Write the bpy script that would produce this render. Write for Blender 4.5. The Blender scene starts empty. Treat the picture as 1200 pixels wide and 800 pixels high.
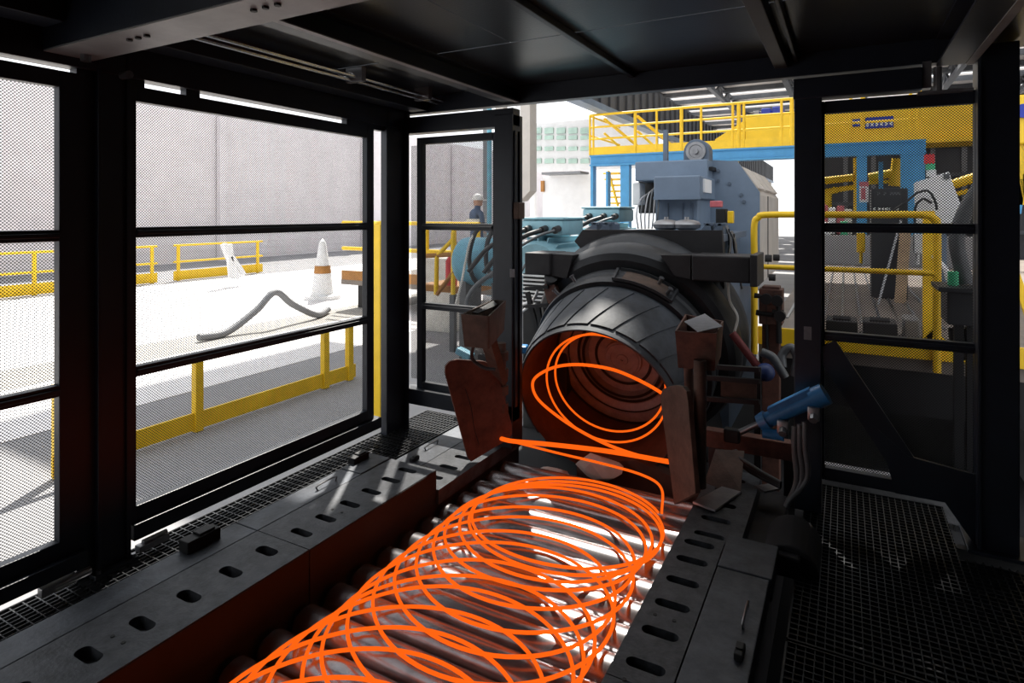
import bpy, bmesh, math, random
from mathutils import Vector, Matrix

random.seed(7)
sc = bpy.context.scene
col = sc.collection

# ------------------------------------------------------------------ camera, light, exposure
YAW = math.radians(28.7)
FPX = 712.0                      # focal length in pixels of the 1200 px wide frame
CAM = Vector((0, 0, 1.7))
cd = bpy.data.cameras.new('camera'); cam = bpy.data.objects.new('camera', cd); col.objects.link(cam)
cam.location = CAM; cam.rotation_euler = (math.pi / 2, 0, YAW)
cd.sensor_width = 36; cd.lens = FPX / 1200 * 36; cd.shift_y = -0.125; cd.clip_end = 400
sc.camera = cam
sc.view_settings.view_transform = 'Standard'; sc.view_settings.look = 'None'
sc.view_settings.gamma = 1; sc.view_settings.use_curve_mapping = False
sc.view_settings.exposure = 0.22
w = bpy.data.worlds.new('world'); sc.world = w; w.use_nodes = True
w.node_tree.nodes['Background'].inputs[0].default_value = (0.93, 0.96, 1.0, 1)
w.node_tree.nodes['Background'].inputs[1].default_value = 1.45
sd = bpy.data.lights.new('sun', 'SUN'); sun = bpy.data.objects.new('sun', sd); col.objects.link(sun)
sd.energy = 9.0; sd.angle = math.radians(0.8); sd.color = (1.0, 0.95, 0.87)
SUN = Vector((-0.30, 0.50, 0.80)).normalized()
sun.rotation_euler = SUN.to_track_quat('Z', 'Y').to_euler()
sun.location = (-6, 8, 14)

FW = Vector((-math.sin(YAW), math.cos(YAW), 0)); RT = Vector((math.cos(YAW), math.sin(YAW), 0)); UP = Vector((0, 0, 1))
def at(px, py, Y=None, X=None, Z=None):
    """a point of the place from where it shows, on a plane whose distance is known"""
    d = FW + RT * ((px - 600) / FPX) + UP * ((250 - py) / FPX)
    if Y is not None: t = (Y - CAM.y) / d.y
    elif X is not None: t = (X - CAM.x) / d.x
    else: t = (Z - CAM.z) / d.z
    return CAM + d * t

# ------------------------------------------------------------------ materials
MATS = {}
def mat(name, c, rough=0.6, metal=0.0, var=0.25, scale=6.0, bump=0.0, bscale=40.0, c2=None, fac=(0.45, 0.65), spec=0.5, detail=5.0):
    m = bpy.data.materials.new(name); m.use_nodes = True
    nt = m.node_tree; b = nt.nodes['Principled BSDF']
    b.inputs['Roughness'].default_value = rough; b.inputs['Metallic'].default_value = metal
    b.inputs['Specular IOR Level'].default_value = spec
    tc = nt.nodes.new('ShaderNodeTexCoord'); nz = nt.nodes.new('ShaderNodeTexNoise')
    nz.inputs['Scale'].default_value = scale; nz.inputs['Detail'].default_value = detail; nz.inputs['Roughness'].default_value = 0.65
    nt.links.new(tc.outputs['Object'], nz.inputs['Vector'])
    cr = nt.nodes.new('ShaderNodeValToRGB')
    cr.color_ramp.elements[0].position, cr.color_ramp.elements[1].position = (0.3, 0.7) if c2 is None else fac
    if c2 is None:
        c2 = tuple(min(1, x * (1 + var)) for x in c); c = tuple(x * (1 - var) for x in c)
    cr.color_ramp.elements[0].color = (*c, 1); cr.color_ramp.elements[1].color = (*c2, 1)
    nt.links.new(nz.outputs['Fac'], cr.inputs['Fac']); nt.links.new(cr.outputs['Color'], b.inputs['Base Color'])
    if bump:
        n2 = nt.nodes.new('ShaderNodeTexNoise'); n2.inputs['Scale'].default_value = bscale
        nt.links.new(tc.outputs['Object'], n2.inputs['Vector'])
        bp = nt.nodes.new('ShaderNodeBump'); bp.inputs['Strength'].default_value = bump; bp.inputs['Distance'].default_value = 0.01
        nt.links.new(n2.outputs['Fac'], bp.inputs['Height']); nt.links.new(bp.outputs['Normal'], b.inputs['Normal'])
    MATS[name] = m
    return m

def emit(name, c, s):
    m = bpy.data.materials.new(name); m.use_nodes = True; nt = m.node_tree
    nt.nodes.remove(nt.nodes['Principled BSDF'])
    e = nt.nodes.new('ShaderNodeEmission'); e.inputs[0].default_value = (*c, 1); e.inputs[1].default_value = s
    nt.links.new(e.outputs[0], nt.nodes['Material Output'].inputs[0]); MATS[name] = m
    return m

def perforated(name, c, pitch, r, ax):
    """sheet metal with staggered punched holes; ax = the two object axes that span the sheet"""
    m = bpy.data.materials.new(name); m.use_nodes = True; nt = m.node_tree; N = nt.nodes; L = nt.links
    b = N['Principled BSDF']; b.inputs['Base Color'].default_value = (*c, 1); b.inputs['Roughness'].default_value = 0.5
    tc = N.new('ShaderNodeTexCoord'); sp = N.new('ShaderNodeSeparateXYZ'); L.new(tc.outputs['Object'], sp.inputs[0])
    cb = N.new('ShaderNodeCombineXYZ'); L.new(sp.outputs[ax[0]], cb.inputs[0]); L.new(sp.outputs[ax[1]], cb.inputs[1])
    outs = []
    for off in (0.0, 0.5):
        s = N.new('ShaderNodeVectorMath'); s.operation = 'MULTIPLY_ADD'
        s.inputs[1].default_value = (1 / pitch, 1 / pitch, 0); s.inputs[2].default_value = (off + 100, off + 100, 0)
        L.new(cb.outputs[0], s.inputs[0])
        f = N.new('ShaderNodeVectorMath'); f.operation = 'FRACTION'; L.new(s.outputs[0], f.inputs[0])
        u = N.new('ShaderNodeVectorMath'); u.operation = 'SUBTRACT'; u.inputs[1].default_value = (0.5, 0.5, 0); L.new(f.outputs[0], u.inputs[0])
        l = N.new('ShaderNodeVectorMath'); l.operation = 'LENGTH'; L.new(u.outputs[0], l.inputs[0]); outs.append(l.outputs['Value'])
    mn = N.new('ShaderNodeMath'); mn.operation = 'MINIMUM'; L.new(outs[0], mn.inputs[0]); L.new(outs[1], mn.inputs[1])
    gt = N.new('ShaderNodeMath'); gt.operation = 'GREATER_THAN'; gt.inputs[1].default_value = r / pitch; L.new(mn.outputs[0], gt.inputs[0])
    L.new(gt.outputs[0], b.inputs['Alpha']); MATS[name] = m
    return m

mat('tee_grey', (0.05, 0.05, 0.052), 0.5, 0.2, 0.2, 4)
mat('chrome', (0.75, 0.76, 0.78), 0.22, 1.0, 0.1, 8)
mat('lit_beam_grey', (0.24, 0.235, 0.235), 0.5, 0.2, 0.2, 4)  # pale grey, raised to carry light from below on beam undersides
mat('navy', (0.0085, 0.0125, 0.022), 0.42, 0.0, 0.25, 5, 0.05, 60)
mat('navy_plate', (0.0095, 0.0125, 0.018), 0.33, 0.0, 0.35, 2.0, 0.08, 90)
mat('galv', (0.30, 0.30, 0.31), 0.38, 0.8, 0.2, 8)
mat('grating_steel', (0.026, 0.028, 0.031), 0.45, 0.6, 0.3, 12)
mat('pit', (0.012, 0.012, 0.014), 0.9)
mat('concrete', (0.27, 0.268, 0.275), 0.85, 0, 0.12, 0.6, 0.1, 12)
mat('sunlit_concrete', (0.74, 0.72, 0.72), 0.85, 0, 0.08, 0.8)  # lit copy of the concrete, sunlight put into its tone
mat('asphalt', (0.36, 0.345, 0.32), 0.9, 0, 0.15, 1.2)
mat('kerb', (0.30, 0.30, 0.31), 0.85, 0, 0.35, 7, 0.3, 30)
mat('cast', (0.056, 0.060, 0.068), 0.55, 0.3, 0.5, 16, 0.2, 70, detail=9)
mat('cast_flat', (0.060, 0.067, 0.080), 0.5, 0.3, 0.55, 9, 0.15, 60, detail=9)
mat('apron', (0.0105, 0.0085, 0.0095), 0.65, 0.2, 0.4, 5, 0.1, 50)
mat('roller', (0.30, 0.29, 0.295), 0.27, 0.8, 0.35, 5)
mat('rust', (0.062, 0.028, 0.021), 0.75, 0.1, 0.3, 9, 0.25, 45, c2=(0.155, 0.065, 0.045), fac=(0.35, 0.7))
mat('rust_brown', (0.055, 0.038, 0.030), 0.7, 0.2, 0.3, 8, 0.2, 50, c2=(0.125, 0.08, 0.06), fac=(0.35, 0.7))
mat('scorched', (0.07, 0.040, 0.033), 0.6, 0.2, 0.3, 6, 0.15, 40, c2=(0.15, 0.078, 0.06), fac=(0.3, 0.7))
mat('shroud', (0.034, 0.040, 0.050), 0.62, 0.1, 0.55, 6, 0.12, 30)
mat('collar', (0.034, 0.036, 0.040), 0.5, 0.4, 0.3, 5, 0.1, 40)
mat('blackish', (0.011, 0.011, 0.012), 0.6, 0.2, 0.3, 8)
mat('yoke', (0.026, 0.025, 0.027), 0.6, 0.4, 0.3, 5, 0.1, 40)
mat('bluegrey', (0.150, 0.200, 0.270), 0.5, 0.1, 0.12, 3, 0.04, 60)
mat('bluegrey_dark', (0.095, 0.125, 0.17), 0.5, 0.1, 0.15, 3)
mat('panel_beige', (0.50, 0.46, 0.42), 0.6, 0.1, 0.12, 3)
mat('teal', (0.24, 0.44, 0.51), 0.45, 0.0, 0.15, 5)
mat('tank_blue', (0.14, 0.38, 0.50), 0.45, 0.0, 0.15, 4)
mat('blue', (0.02, 0.19, 0.40), 0.4, 0.0, 0.15, 5)
mat('hydraulic_blue', (0.03, 0.17, 0.40), 0.35, 0.0, 0.25, 9)
mat('valve_blue', (0.012, 0.03, 0.12), 0.5, 0, 0.2, 8)
mat('dark_red', (0.13, 0.018, 0.018), 0.6, 0, 0.2, 8)
mat('disc', (0.30, 0.285, 0.29), 0.5, 0.2, 0.3, 7, 0.15, 40)
mat('frame_blue', (0.07, 0.31, 0.58), 0.5, 0.0, 0.1, 3)
mat('yellow', (0.88, 0.56, 0.015), 0.45, 0.0, 0.1, 5)
mat('yellow_girder', (0.88, 0.57, 0.02), 0.5, 0.0, 0.08, 2)
mat('orange', (0.36, 0.16, 0.035), 0.6, 0.0, 0.2, 5)
mat('white', (0.75, 0.75, 0.75), 0.6, 0, 0.06, 3)
mat('paper', (0.20, 0.20, 0.215), 0.85, 0, 0.15, 25)
mat('stained', (0.62, 0.60, 0.55), 0.85, 0, 0.15, 8)
mat('cabinet_black', (0.022, 0.024, 0.028), 0.5, 0, 0.2, 4)
mat('rubber', (0.018, 0.018, 0.019), 0.5, 0, 0.2, 10)
mat('hose_grey', (0.10, 0.105, 0.11), 0.45, 0, 0.2, 10)
mat('corrugated', (0.20, 0.205, 0.215), 0.6, 0.2, 0.15, 1)
mat('wall_pale', (0.80, 0.76, 0.775), 0.7, 0, 0.06, 1)
mat('corrugated_dark', (0.060, 0.061, 0.068), 0.6, 0.2, 0.15, 1)
mat('roof_sheet', (0.75, 0.70, 0.66), 0.7, 0, 0.1, 0.5)
mat('truss', (0.10, 0.105, 0.115), 0.6, 0.2, 0.2, 2)
mat('green_glass', (0.42, 0.58, 0.50), 0.3, 0, 0.2, 2)
mat('red', (0.55, 0.03, 0.035), 0.5, 0, 0.2, 5)
mat('pinkred', (0.50, 0.12, 0.14), 0.5, 0, 0.25, 9)
mat('green', (0.06, 0.45, 0.22), 0.5, 0, 0.1, 5)
mat('wood', (0.42, 0.30, 0.19), 0.75, 0, 0.25, 9)
mat('deck', (0.20, 0.172, 0.15), 0.7, 0, 0.2, 2)
mat('skin', (0.45, 0.26, 0.19), 0.55, 0, 0.08, 8)
mat('jacket', (0.075, 0.115, 0.20), 0.85, 0, 0.2, 6)
mat('trousers', (0.04, 0.055, 0.09), 0.85, 0, 0.2, 6)
mat('reflective', (0.72, 0.73, 0.70), 0.5, 0, 0.05, 6)
mat('sign_blue', (0.012, 0.035, 0.36), 0.5, 0, 0.1, 5)
mat('steel', (0.22, 0.22, 0.23), 0.32, 0.85, 0.2, 10)
emit('hot', (1.0, 0.115, 0.006), 1.0)
perforated('perf_yz', (0.035, 0.036, 0.040), 0.0145, 0.00465, (1, 2))
perforated('perf_xz', (0.030, 0.031, 0.035), 0.0145, 0.00380, (0, 2))

# ------------------------------------------------------------------ mesh helpers
class MB:
    def __init__(s): s.bm = bmesh.new()
    def face(s, vs):
        try: return s.bm.faces.new(vs)
        except ValueError: return None
    def box(s, x0, x1, y0, y1, z0, z1, bev=0.0, M=None):
        bm = bmesh.new()
        bmesh.ops.create_cube(bm, size=1, matrix=Matrix.Translation(((x0 + x1) / 2, (y0 + y1) / 2, (z0 + z1) / 2)) @ Matrix.Diagonal((abs(x1 - x0), abs(y1 - y0), abs(z1 - z0), 1)))
        if bev: bmesh.ops.bevel(bm, geom=bm.edges[:], offset=bev, segments=2, profile=0.5, affect='EDGES')
        return s._merge(bm, M)
    def _merge(s, bm, M=None):
        if M is not None: bmesh.ops.transform(bm, matrix=M, verts=bm.verts[:])
        mp = {v: s.bm.verts.new(v.co) for v in bm.verts}
        for f in bm.faces: s.face([mp[v] for v in f.verts])
        bm.free(); return s
    def prism(s, pts, vec, bev=0.0):
        """polygon of 3-D points pushed along vec"""
        bm = bmesh.new(); vec = Vector(vec)
        a = [bm.verts.new(Vector(p)) for p in pts]; b = [bm.verts.new(Vector(p) + vec) for p in pts]
        n = len(pts); bm.faces.new(a); bm.faces.new(b[::-1])
        for i in range(n): bm.faces.new((a[i], b[i], b[(i + 1) % n], a[(i + 1) % n]))
        bmesh.ops.recalc_face_normals(bm, faces=bm.faces[:])
        if bev: bmesh.ops.bevel(bm, geom=bm.edges[:], offset=bev, segments=2, profile=0.5, affect='EDGES')
        return s._merge(bm)
    def tube(s, pts, r, n=8, closed=False, caps=True):
        pts = [Vector(p) for p in pts]; k = len(pts); rings = []; prev = None
        for i, p in enumerate(pts):
            if closed: t = pts[(i + 1) % k] - pts[i - 1]
            else: t = pts[min(i + 1, k - 1)] - pts[max(i - 1, 0)]
            t.normalize()
            if prev is None:
                a = Vector((0, 0, 1)) if abs(t.z) < 0.9 else Vector((1, 0, 0)); u = t.cross(a).normalized()
            else:
                u = prev - t * prev.dot(t)
                u = u.normalized() if u.length > 1e-6 else t.cross(Vector((0, 0, 1))).normalized()
            prev = u; v = t.cross(u)
            rr = r[i] if isinstance(r, (list, tuple)) else r
            rings.append([s.bm.verts.new(p + (u * math.cos(2 * math.pi * j / n) + v * math.sin(2 * math.pi * j / n)) * rr) for j in range(n)])
        for i in range(k if closed else k - 1):
            A, B = rings[i], rings[(i + 1) % k]
            for j in range(n): s.face((A[j], A[(j + 1) % n], B[(j + 1) % n], B[j]))
        if caps and not closed: s.face(rings[0][::-1]); s.face(rings[-1])
        return s
    def bar(s, a, b, w, h=None, up=(0, 0, 1)):
        """rectangular bar from a to b"""
        a, b = Vector(a), Vector(b); h = h or w; t = (b - a).normalized(); up = Vector(up)
        if abs(t.dot(up)) > 0.97: up = Vector((1, 0, 0))
        sd_ = t.cross(up).normalized() * (w / 2); u = sd_.cross(t).normalized() * (h / 2)
        return s.prism([a - sd_ - u, a + sd_ - u, a + sd_ + u, a - sd_ + u], b - a)
    def lathe(s, o, axis, prof, n=48, a0=0.0, a1=2 * math.pi, up=(0, 0, 1)):
        """prof = (distance along axis, radius) pairs"""
        o, ax = Vector(o), Vector(axis).normalized(); up = Vector(up)
        if abs(ax.dot(up)) > 0.95: up = Vector((1, 0, 0))
        sx = ax.cross(up).normalized(); sy = sx.cross(ax)
        full = abs(a1 - a0 - 2 * math.pi) < 1e-6; k = n if full else n + 1; rows = []
        for (d, r) in prof:
            if r < 1e-6: rows.append([s.bm.verts.new(o + ax * d)]); continue
            rows.append([s.bm.verts.new(o + ax * d + (sx * math.sin(a0 + (a1 - a0) * j / n) + sy * math.cos(a0 + (a1 - a0) * j / n)) * r) for j in range(k)])
        for A, B in zip(rows, rows[1:]):
            for j in range(n):
                q = (j + 1) % k
                if len(A) == 1 and len(B) == 1: continue
                if len(A) == 1: s.face((A[0], B[q], B[j]))
                elif len(B) == 1: s.face((A[j], A[q], B[0]))
                else: s.face((A[j], A[q], B[q], B[j]))
        return s
    def cyl(s, a, b, r, n=20):
        a, b = Vector(a), Vector(b); L = (b - a).length
        return s.lathe(a, b - a, [(0, 0), (0, r), (L, r), (L, 0)], n)
    def build(s, name, m, parent=None, smooth=0):
        if smooth is not None: bmesh.ops.recalc_face_normals(s.bm, faces=s.bm.faces[:])
        org = ORG.get(parent, Vector((0, 0, 0))) if parent is not None else Vector((0, 0, 0))
        if org.length: bmesh.ops.translate(s.bm, vec=-org, verts=s.bm.verts[:])
        me = bpy.data.meshes.new(name); s.bm.to_mesh(me); s.bm.free()
        if m: me.materials.append(MATS[m])
        o = bpy.data.objects.new(name, me); col.objects.link(o)
        if parent is not None: o.parent = parent; ORG[o] = org
        if smooth:
            for p in me.polygons: p.use_smooth = True
            me.set_sharp_from_angle(angle=math.radians(smooth))
        return o
ORG = {}

def tag(o, label, cat, group=None):
    o['label'] = label; o['category'] = cat
    if group: o['group'] = group
    return o
def thing(name, label, cat, loc=(0, 0, 0), group=None):
    o = bpy.data.objects.new(name, None); col.objects.link(o); o.location = loc; ORG[o] = Vector(loc); o.empty_display_size = 0.1
    return tag(o, label, cat, group)
def struct(name, loc=(0, 0, 0)):
    o = bpy.data.objects.new(name, None); col.objects.link(o); o.location = loc; ORG[o] = Vector(loc); o['kind'] = 'structure'; o.empty_display_size = 0.1
    return o
def catmull(pts, k=8):
    P = [Vector(p) for p in pts]; P = [P[0] * 2 - P[1]] + P + [P[-1] * 2 - P[-2]]; out = []
    for i in range(1, len(P) - 2):
        a, b, c, d = P[i - 1:i + 3]
        for j in range(k):
            t = j / k
            out.append(0.5 * ((2 * b) + (c - a) * t + (2 * a - 5 * b + 4 * c - d) * t * t + (3 * b - a - 3 * c + d) * t ** 3))
    out.append(P[-2]); return out
def smooth_all(o, ang=40):
    for p in o.data.polygons: p.use_smooth = True
    o.data.set_sharp_from_angle(angle=math.radians(ang)); return o

# ================================================================== THE SETTING
XL, YB = -3.10, 3.90            # inner faces of the left and the back wall of the enclosure
ZC = 2.62                       # underside of the ceiling plates
ZG = -0.35                      # hall floor

fl = MB(); fl.box(-60, 60, -12, 90, ZG - 0.2, ZG - 0.002); f = fl.build('floor', 'concrete'); f['kind'] = 'structure'
m = MB(); m.box(-17.2, -9.6, -12, 60, ZG - 0.001, ZG + 0.004); o = m.build('sunlit_band', 'sunlit_concrete', f)  # pale band painting the sunlit part of the concrete floor
m = MB(); m.box(-9.6, -8.5, -12, 60, ZG - 0.001, ZG + 0.003); o = m.build('dark_lane', 'asphalt', f)
m = MB(); m.box(-8.5, -6.6, -12, 60, ZG - 0.001, ZG + 0.005); o = m.build('sunlit_band', 'sunlit_concrete', f)  # second painted sunlit band, nearer the enclosure
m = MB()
m.box(-2.72, 1.2, -2.0, 9.0, ZG - 0.001, ZG + 0.006); m.build('dark_floor_sheet', 'pit', f)  # near-black sheet added to darken the lit floor under line and machines

# ---- wall panels of perforated sheet
def wall_panel(parent, ax, c, a0, a1, z0, z1, rails, fw=0.075, th=0.05, sign=1):
    """steel frame, cross rails and perforated sheet; ax 'x' = the panel lies in a plane x=c and runs along y"""
    def bx(mb, u0, u1, q0, q1, t0=0, t1=th):
        if ax == 'x': mb.box(c - t1, c - t0, u0, u1, q0, q1, 0.004)
        else: mb.box(u0, u1, c + t0, c + t1, q0, q1, 0.004)
    m = MB()
    bx(m, a0 - fw, a0, z0 - fw, z1 + fw); bx(m, a1, a1 + fw, z0 - fw, z1 + fw)
    bx(m, a0, a1, z0 - fw, z0); bx(m, a0, a1, z1, z1 + fw)
    fr = m.build('panel_frame', 'navy', parent)
    for zr in rails:
        m = MB(); bx(m, a0, a1, zr - 0.026, zr + 0.026); bx(m, a0, a1, zr - 0.010, zr + 0.010, -0.012, 0.0)
        m.build('panel_rail', 'navy', fr)
    m = MB(); k = 0.02
    if ax == 'x': vs = [m.bm.verts.new(v) for v in ((c - th - .004, a0 - k, z0 - k), (c - th - .004, a1 + k, z0 - k), (c - th - .004, a1 + k, z1 + k), (c - th - .004, a0 - k, z1 + k))]
    else: vs = [m.bm.verts.new(v) for v in ((a0 - k, c + th + .004, z0 - k), (a1 + k, c + th + .004, z0 - k), (a1 + k, c + th + .004, z1 + k), (a0 - k, c + th + .004, z1 + k))]
    m.face(vs); sh = m.build('mesh_sheet', 'perf_yz' if ax == 'x' else 'perf_xz', fr, None)
    sh['label'] = 'perforated steel sheet'
    return fr

WL = struct('wall_left', (XL, 2, 0))
wall_panel(WL, 'x', XL, -0.4, 1.42, 0.22, 2.27, (1.60, 0.90))
wall_panel(WL, 'x', XL, 1.76, 3.43, 0.24, 2.26, (1.605, 0.91))
# the heavy post between the two panels: web, flanges, lip and foot
m = MB(); m.box(XL - 0.10, XL + 0.02, 1.585, 1.70, 0.0, 2.50, 0.004); m.box(XL - 0.12, XL + 0.035, 1.695, 1.715, 0, 2.5, 0.002); m.box(XL - 0.12, XL + 0.035, 1.565, 1.583, 0, 2.5, 0.002)
m.box(XL - .06, XL - .0, 1.49, 1.57, 0, 2.5, .002)
po = m.build('post', 'navy', WL)
m = MB(); m.box(XL - 0.14, XL + 0.06, 1.54, 1.74, 0.0, 0.018, 0.003); m.build('foot_plate', 'navy', po)
for yy in (1.56, 1.72):
    for xx in (XL - 0.12, XL + 0.045):
        m = MB(); m.cyl((xx, yy, 0.018), (xx, yy, 0.036), 0.011, 6); m.build('bolt', 'steel', po)
# bottom rail / kick beam below the panels and its lit flange
m = MB(); m.box(XL - 0.04, XL + 0.035, -0.5, 1.52, 0.075, 0.145, 0.004); m.build('bottom_rail', 'navy', WL)
m = MB(); m.box(XL - 0.04, XL + 0.035, 1.73, 3.55, 0.085, 0.165, 0.004); m.build('bottom_rail', 'navy', WL)
# hinge and latch by the post foot
m = MB(); m.box(XL + 0.01, XL + 0.05, 1.33, 1.47, 0.03, 0.07, 0.004); m.cyl((XL + .035, 1.38, .05), (XL + .035, 1.53, .05), .018, 10); m.build('hinge', 'galv', WL)
m = MB(); m.box(XL + 0.00, XL + 0.05, 1.75, 1.90, 0.02, 0.05, 0.004); m.cyl((XL + .02, 1.78, .055), (XL + .02, 1.9, .055), .014, 10); m.build('hinge', 'galv', WL)
# corner post
m = MB(); m.box(XL - 0.03, XL + 0.02, 3.63, 3.85, 0.0, 2.50, 0.004); m.box(XL - .03, XL + .03, 3.615, 3.635, 0, 2.5, .002); m.box(XL - .03, XL + .06, 3.83, 3.85, 0, 2.5, .002)
m.build('post', 'navy', WL)
# top rail with the slit of daylight above the panel
m = MB(); m.box(XL - 0.07, XL + 0.03, -0.5, 3.9, 2.368, 2.618, 0.004); m.build('top_rail', 'navy', WL)
for ya, yb in ((-.5, .3), (1.52, 1.80), (2.02, 2.10), (3.22, 3.62)):
    m = MB(); m.box(XL - 0.05, XL + 0.0, ya, yb, 2.33, 2.37); m.build('spacer', 'navy', WL)

WB = struct('wall_back_left', (-2.6, YB, 0))
wall_panel(WB, 'y', YB, -2.95, -2.30, 0.36, 2.25, (1.595, 0.965), fw=0.055)
m = MB(); m.box(-2.25, -2.10, YB - 0.06, YB + 0.10, 0.0, 2.42, 0.005); pb = m.build('post', 'navy', WB)
m = MB(); m.box(-2.101, -2.085, YB - 0.04, YB - 0.01, 0.3, 2.3); m.box(-2.101, -2.085, YB + 0.03, YB + 0.06, 0.3, 2.3); m.build('rail_strip', 'navy', pb)
m = MB(); m.box(-2.10, -2.055, YB - 0.05, YB + 0.05, 1.66, 1.78, 0.006); m.build('latch', 'rust_brown', pb)
m = MB(); m.box(-2.12, -2.08, YB - 0.062, YB - 0.058, 1.24, 1.30); m.build('sticker', 'paper', pb)
m = MB(); m.box(-3.12, -2.10, YB - 0.05, YB + 0.06, 2.335, 2.465, 0.005); m.build('header', 'navy', WB)
m = MB(); m.box(-3.1, -2.10, YB - 0.06, YB + 0.06, 0.19, 0.31, 0.004); m.build('bottom_rail', 'navy', WB)
m = MB(); 
vs = [m.bm.verts.new(v) for v in ((-3.10, YB + .05, .36), (-3.03, YB + .05, .36), (-3.03, YB + .05, 2.25), (-3.10, YB + .05, 2.25))]; m.face(vs)
m.build('mesh_sheet', 'perf_xz', WB, None)

WR = struct('wall_back_right', (0.2, YB, 0))
wall_panel(WR, 'y', YB, -0.10, 0.59, 0.25, 2.27, (1.62, 1.00), fw=0.07)
m = MB(); m.box(-0.255, -0.115, YB - 0.05, YB + 0.09, 0.0, 2.44, 0.005); pr = m.build('post', 'navy', WR)
m = MB(); m.box(-0.205, -0.165, YB - 0.053, YB - 0.050, 0.98, 1.055); s_ = m.build('sticker', 'paper', pr); s_['label'] = 'small pale sticker'
m = MB(); m.box(0.595, 0.755, YB - 0.09, YB + 0.10, 0.0, 2.55, 0.005); m.box(0.585, 0.60, YB - .11, YB - .05, 0.0, 2.5, .002); m.build('post', 'navy', WR)
m = MB(); m.box(0.54, 0.83, YB - 0.14, YB + 0.14, 0.0, 0.02, 0.004); m.build('foot_plate', 'navy', WR)
m = MB(); m.box(-0.26, 0.36, YB - 0.07, YB + 0.07, 2.355, 2.47, 0.006); m.build('header', 'navy', WR)
# diagonal brace with gussets across the lower bay
m = MB(); m.bar((-0.10, YB - .012, 0.95), (0.34, YB - .012, 0.25), 0.13, 0.028, up=(0, 1, 0)); m.build('diagonal_brace', 'navy', WR)
m = MB(); m.prism([(0.24, YB - .03, .19), (0.60, YB - .03, .19), (0.60, YB - .03, .36), (0.30, YB - .03, .40), (0.16, YB - .03, .52)], (0, .02, 0)); m.build('gusset', 'navy', WR)
m = MB(); m.prism([(0.46, YB - .03, .19), (0.60, YB - .03, .19), (0.60, YB - .03, -.02)], (0, .02, 0)); m.build('gusset', 'navy', WR)
# right wall of the enclosure, mostly behind the picture's edge
WRI = struct('wall_right', (0.92, 1, 0))
m = MB(); m.box(0.90, 0.96, -1.5, 3.80, 0.0, 2.55); m.build('wall_sheet', 'navy', WRI)
m = MB(); m.box(0.86, 0.98, 3.80, 3.99, 0, 2.55, .005); m.build('post', 'navy', WRI)
WN = struct('wall_near', (0, -1.6, 0))
m = MB(); m.box(-3.2, 1.16, -1.65, -1.55, 0.0, 2.6); m.build('wall_sheet', 'navy', WN)

# ---- ceiling: plates with a seam of daylight, beams, conduits
CE = struct('ceiling', (-0.5, 2, ZC))
def plate(x0, x1, y0, y1, z=ZC): m = MB(); m.box(x0, x1, y0, y1, z, z + 0.004); return m.build('ceiling_plate', 'navy_plate', CE)
plate(-3.15, -1.58, -1.6, 2.862); plate(-1.575, -0.30, -1.6, 2.862); plate(-0.295, 0.62, -1.6, 2.862)
plate(-3.15, -1.58, 2.872, 3.93); plate(-1.58, -0.30, 2.872, 3.93); plate(-0.30, 0.62, 2.872, 3.93)
plate(0.62, 1.25, -1.6, 4.02, 2.56)
def beam(name, *a, mt='navy', bev=0.004): m = MB(); m.box(*a, bev); return m.build(name, mt, CE)
beam('edge_beam', -3.15, 0.62, 3.86, 3.94, 2.49, ZC)
def ibeam_y(x, y0, y1, z0, w=0.12, h=0.13):
    m = MB(); m.box(x - w / 2, x + w / 2, y0, y1, z0, z0 + 0.012); m.box(x - .006, x + .006, y0, y1, z0 + .012, z0 + h - .0); m.box(x - w / 2, x + w / 2, y0, y1, z0 + h - .012, z0 + h)
    b = m.build('beam', 'navy', CE); m = MB(); m.box(x + w / 2 - .035, x + w / 2 + .001, y0, y1, z0 - .006, z0 - .0005); m.build('lit_edge_strip', 'lit_beam_grey', b); return b  # pale strip below the flange paints its bright edge line
ibeam_y(-2.12, 1.56, 3.86, 2.505, 0.13, 0.115)
ibeam_y(0.50, -1.6, 3.86, 2.47, 0.16, 0.15)
beam('beam', -3.02, -2.86, 1.56, 3.86, 2.50, ZC)                       # along the left wall
beam('beam', -3.02, -2.86, -1.6, 1.33, 2.50, ZC)
m = MB(); m.box(-3.10, 0.42, 1.34, 1.55, 2.415, 2.435); m.box(-3.10, 0.42, 1.34, 1.36, 2.435, ZC); m.box(-3.10, 0.42, 1.53, 1.55, 2.435, ZC)
cb = m.build('cross_beam', 'navy', CE)
m = MB(); m.box(-3.10, 0.42, 1.345, 1.545, 2.409, 2.4148); fb = m.build('lit_underside', 'lit_beam_grey', cb)  # pale galvanised-grey skin, lightened to paint the underside as lit from below
for k in range(6):
    m = MB(); m.cyl((-2.55 + (k % 3) * .06 + (k // 3) * 0.75, 1.42, 2.400), (-2.55 + (k % 3) * .06 + (k // 3) * 0.75, 1.42, 2.409), .012, 6); m.build('bolt', 'blackish', cb)
beam('tee_bar', -1.235, -1.20, 1.56, 3.86, 2.585, ZC); beam('tee_bar', -0.36, -0.29, 1.56, 3.86, 2.545, ZC, mt='tee_grey')
beam('tee_bar', -0.255, -0.235, 1.56, 3.86, 2.57, ZC)
for xx, zz in ((-2.74, 2.545), (-2.69, 2.56)):
    m = MB(); m.tube([(xx, 1.60, zz), (xx, 3.82, zz)], 0.012, 8); m.build('conduit', 'chrome', CE, 40)
for yy in (1.75, 2.9, 3.6):
    m = MB(); m.box(-2.78, -2.65, yy - .02, yy + .02, 2.53, 2.62); m.build('conduit_clip', 'galv', CE)
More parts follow.
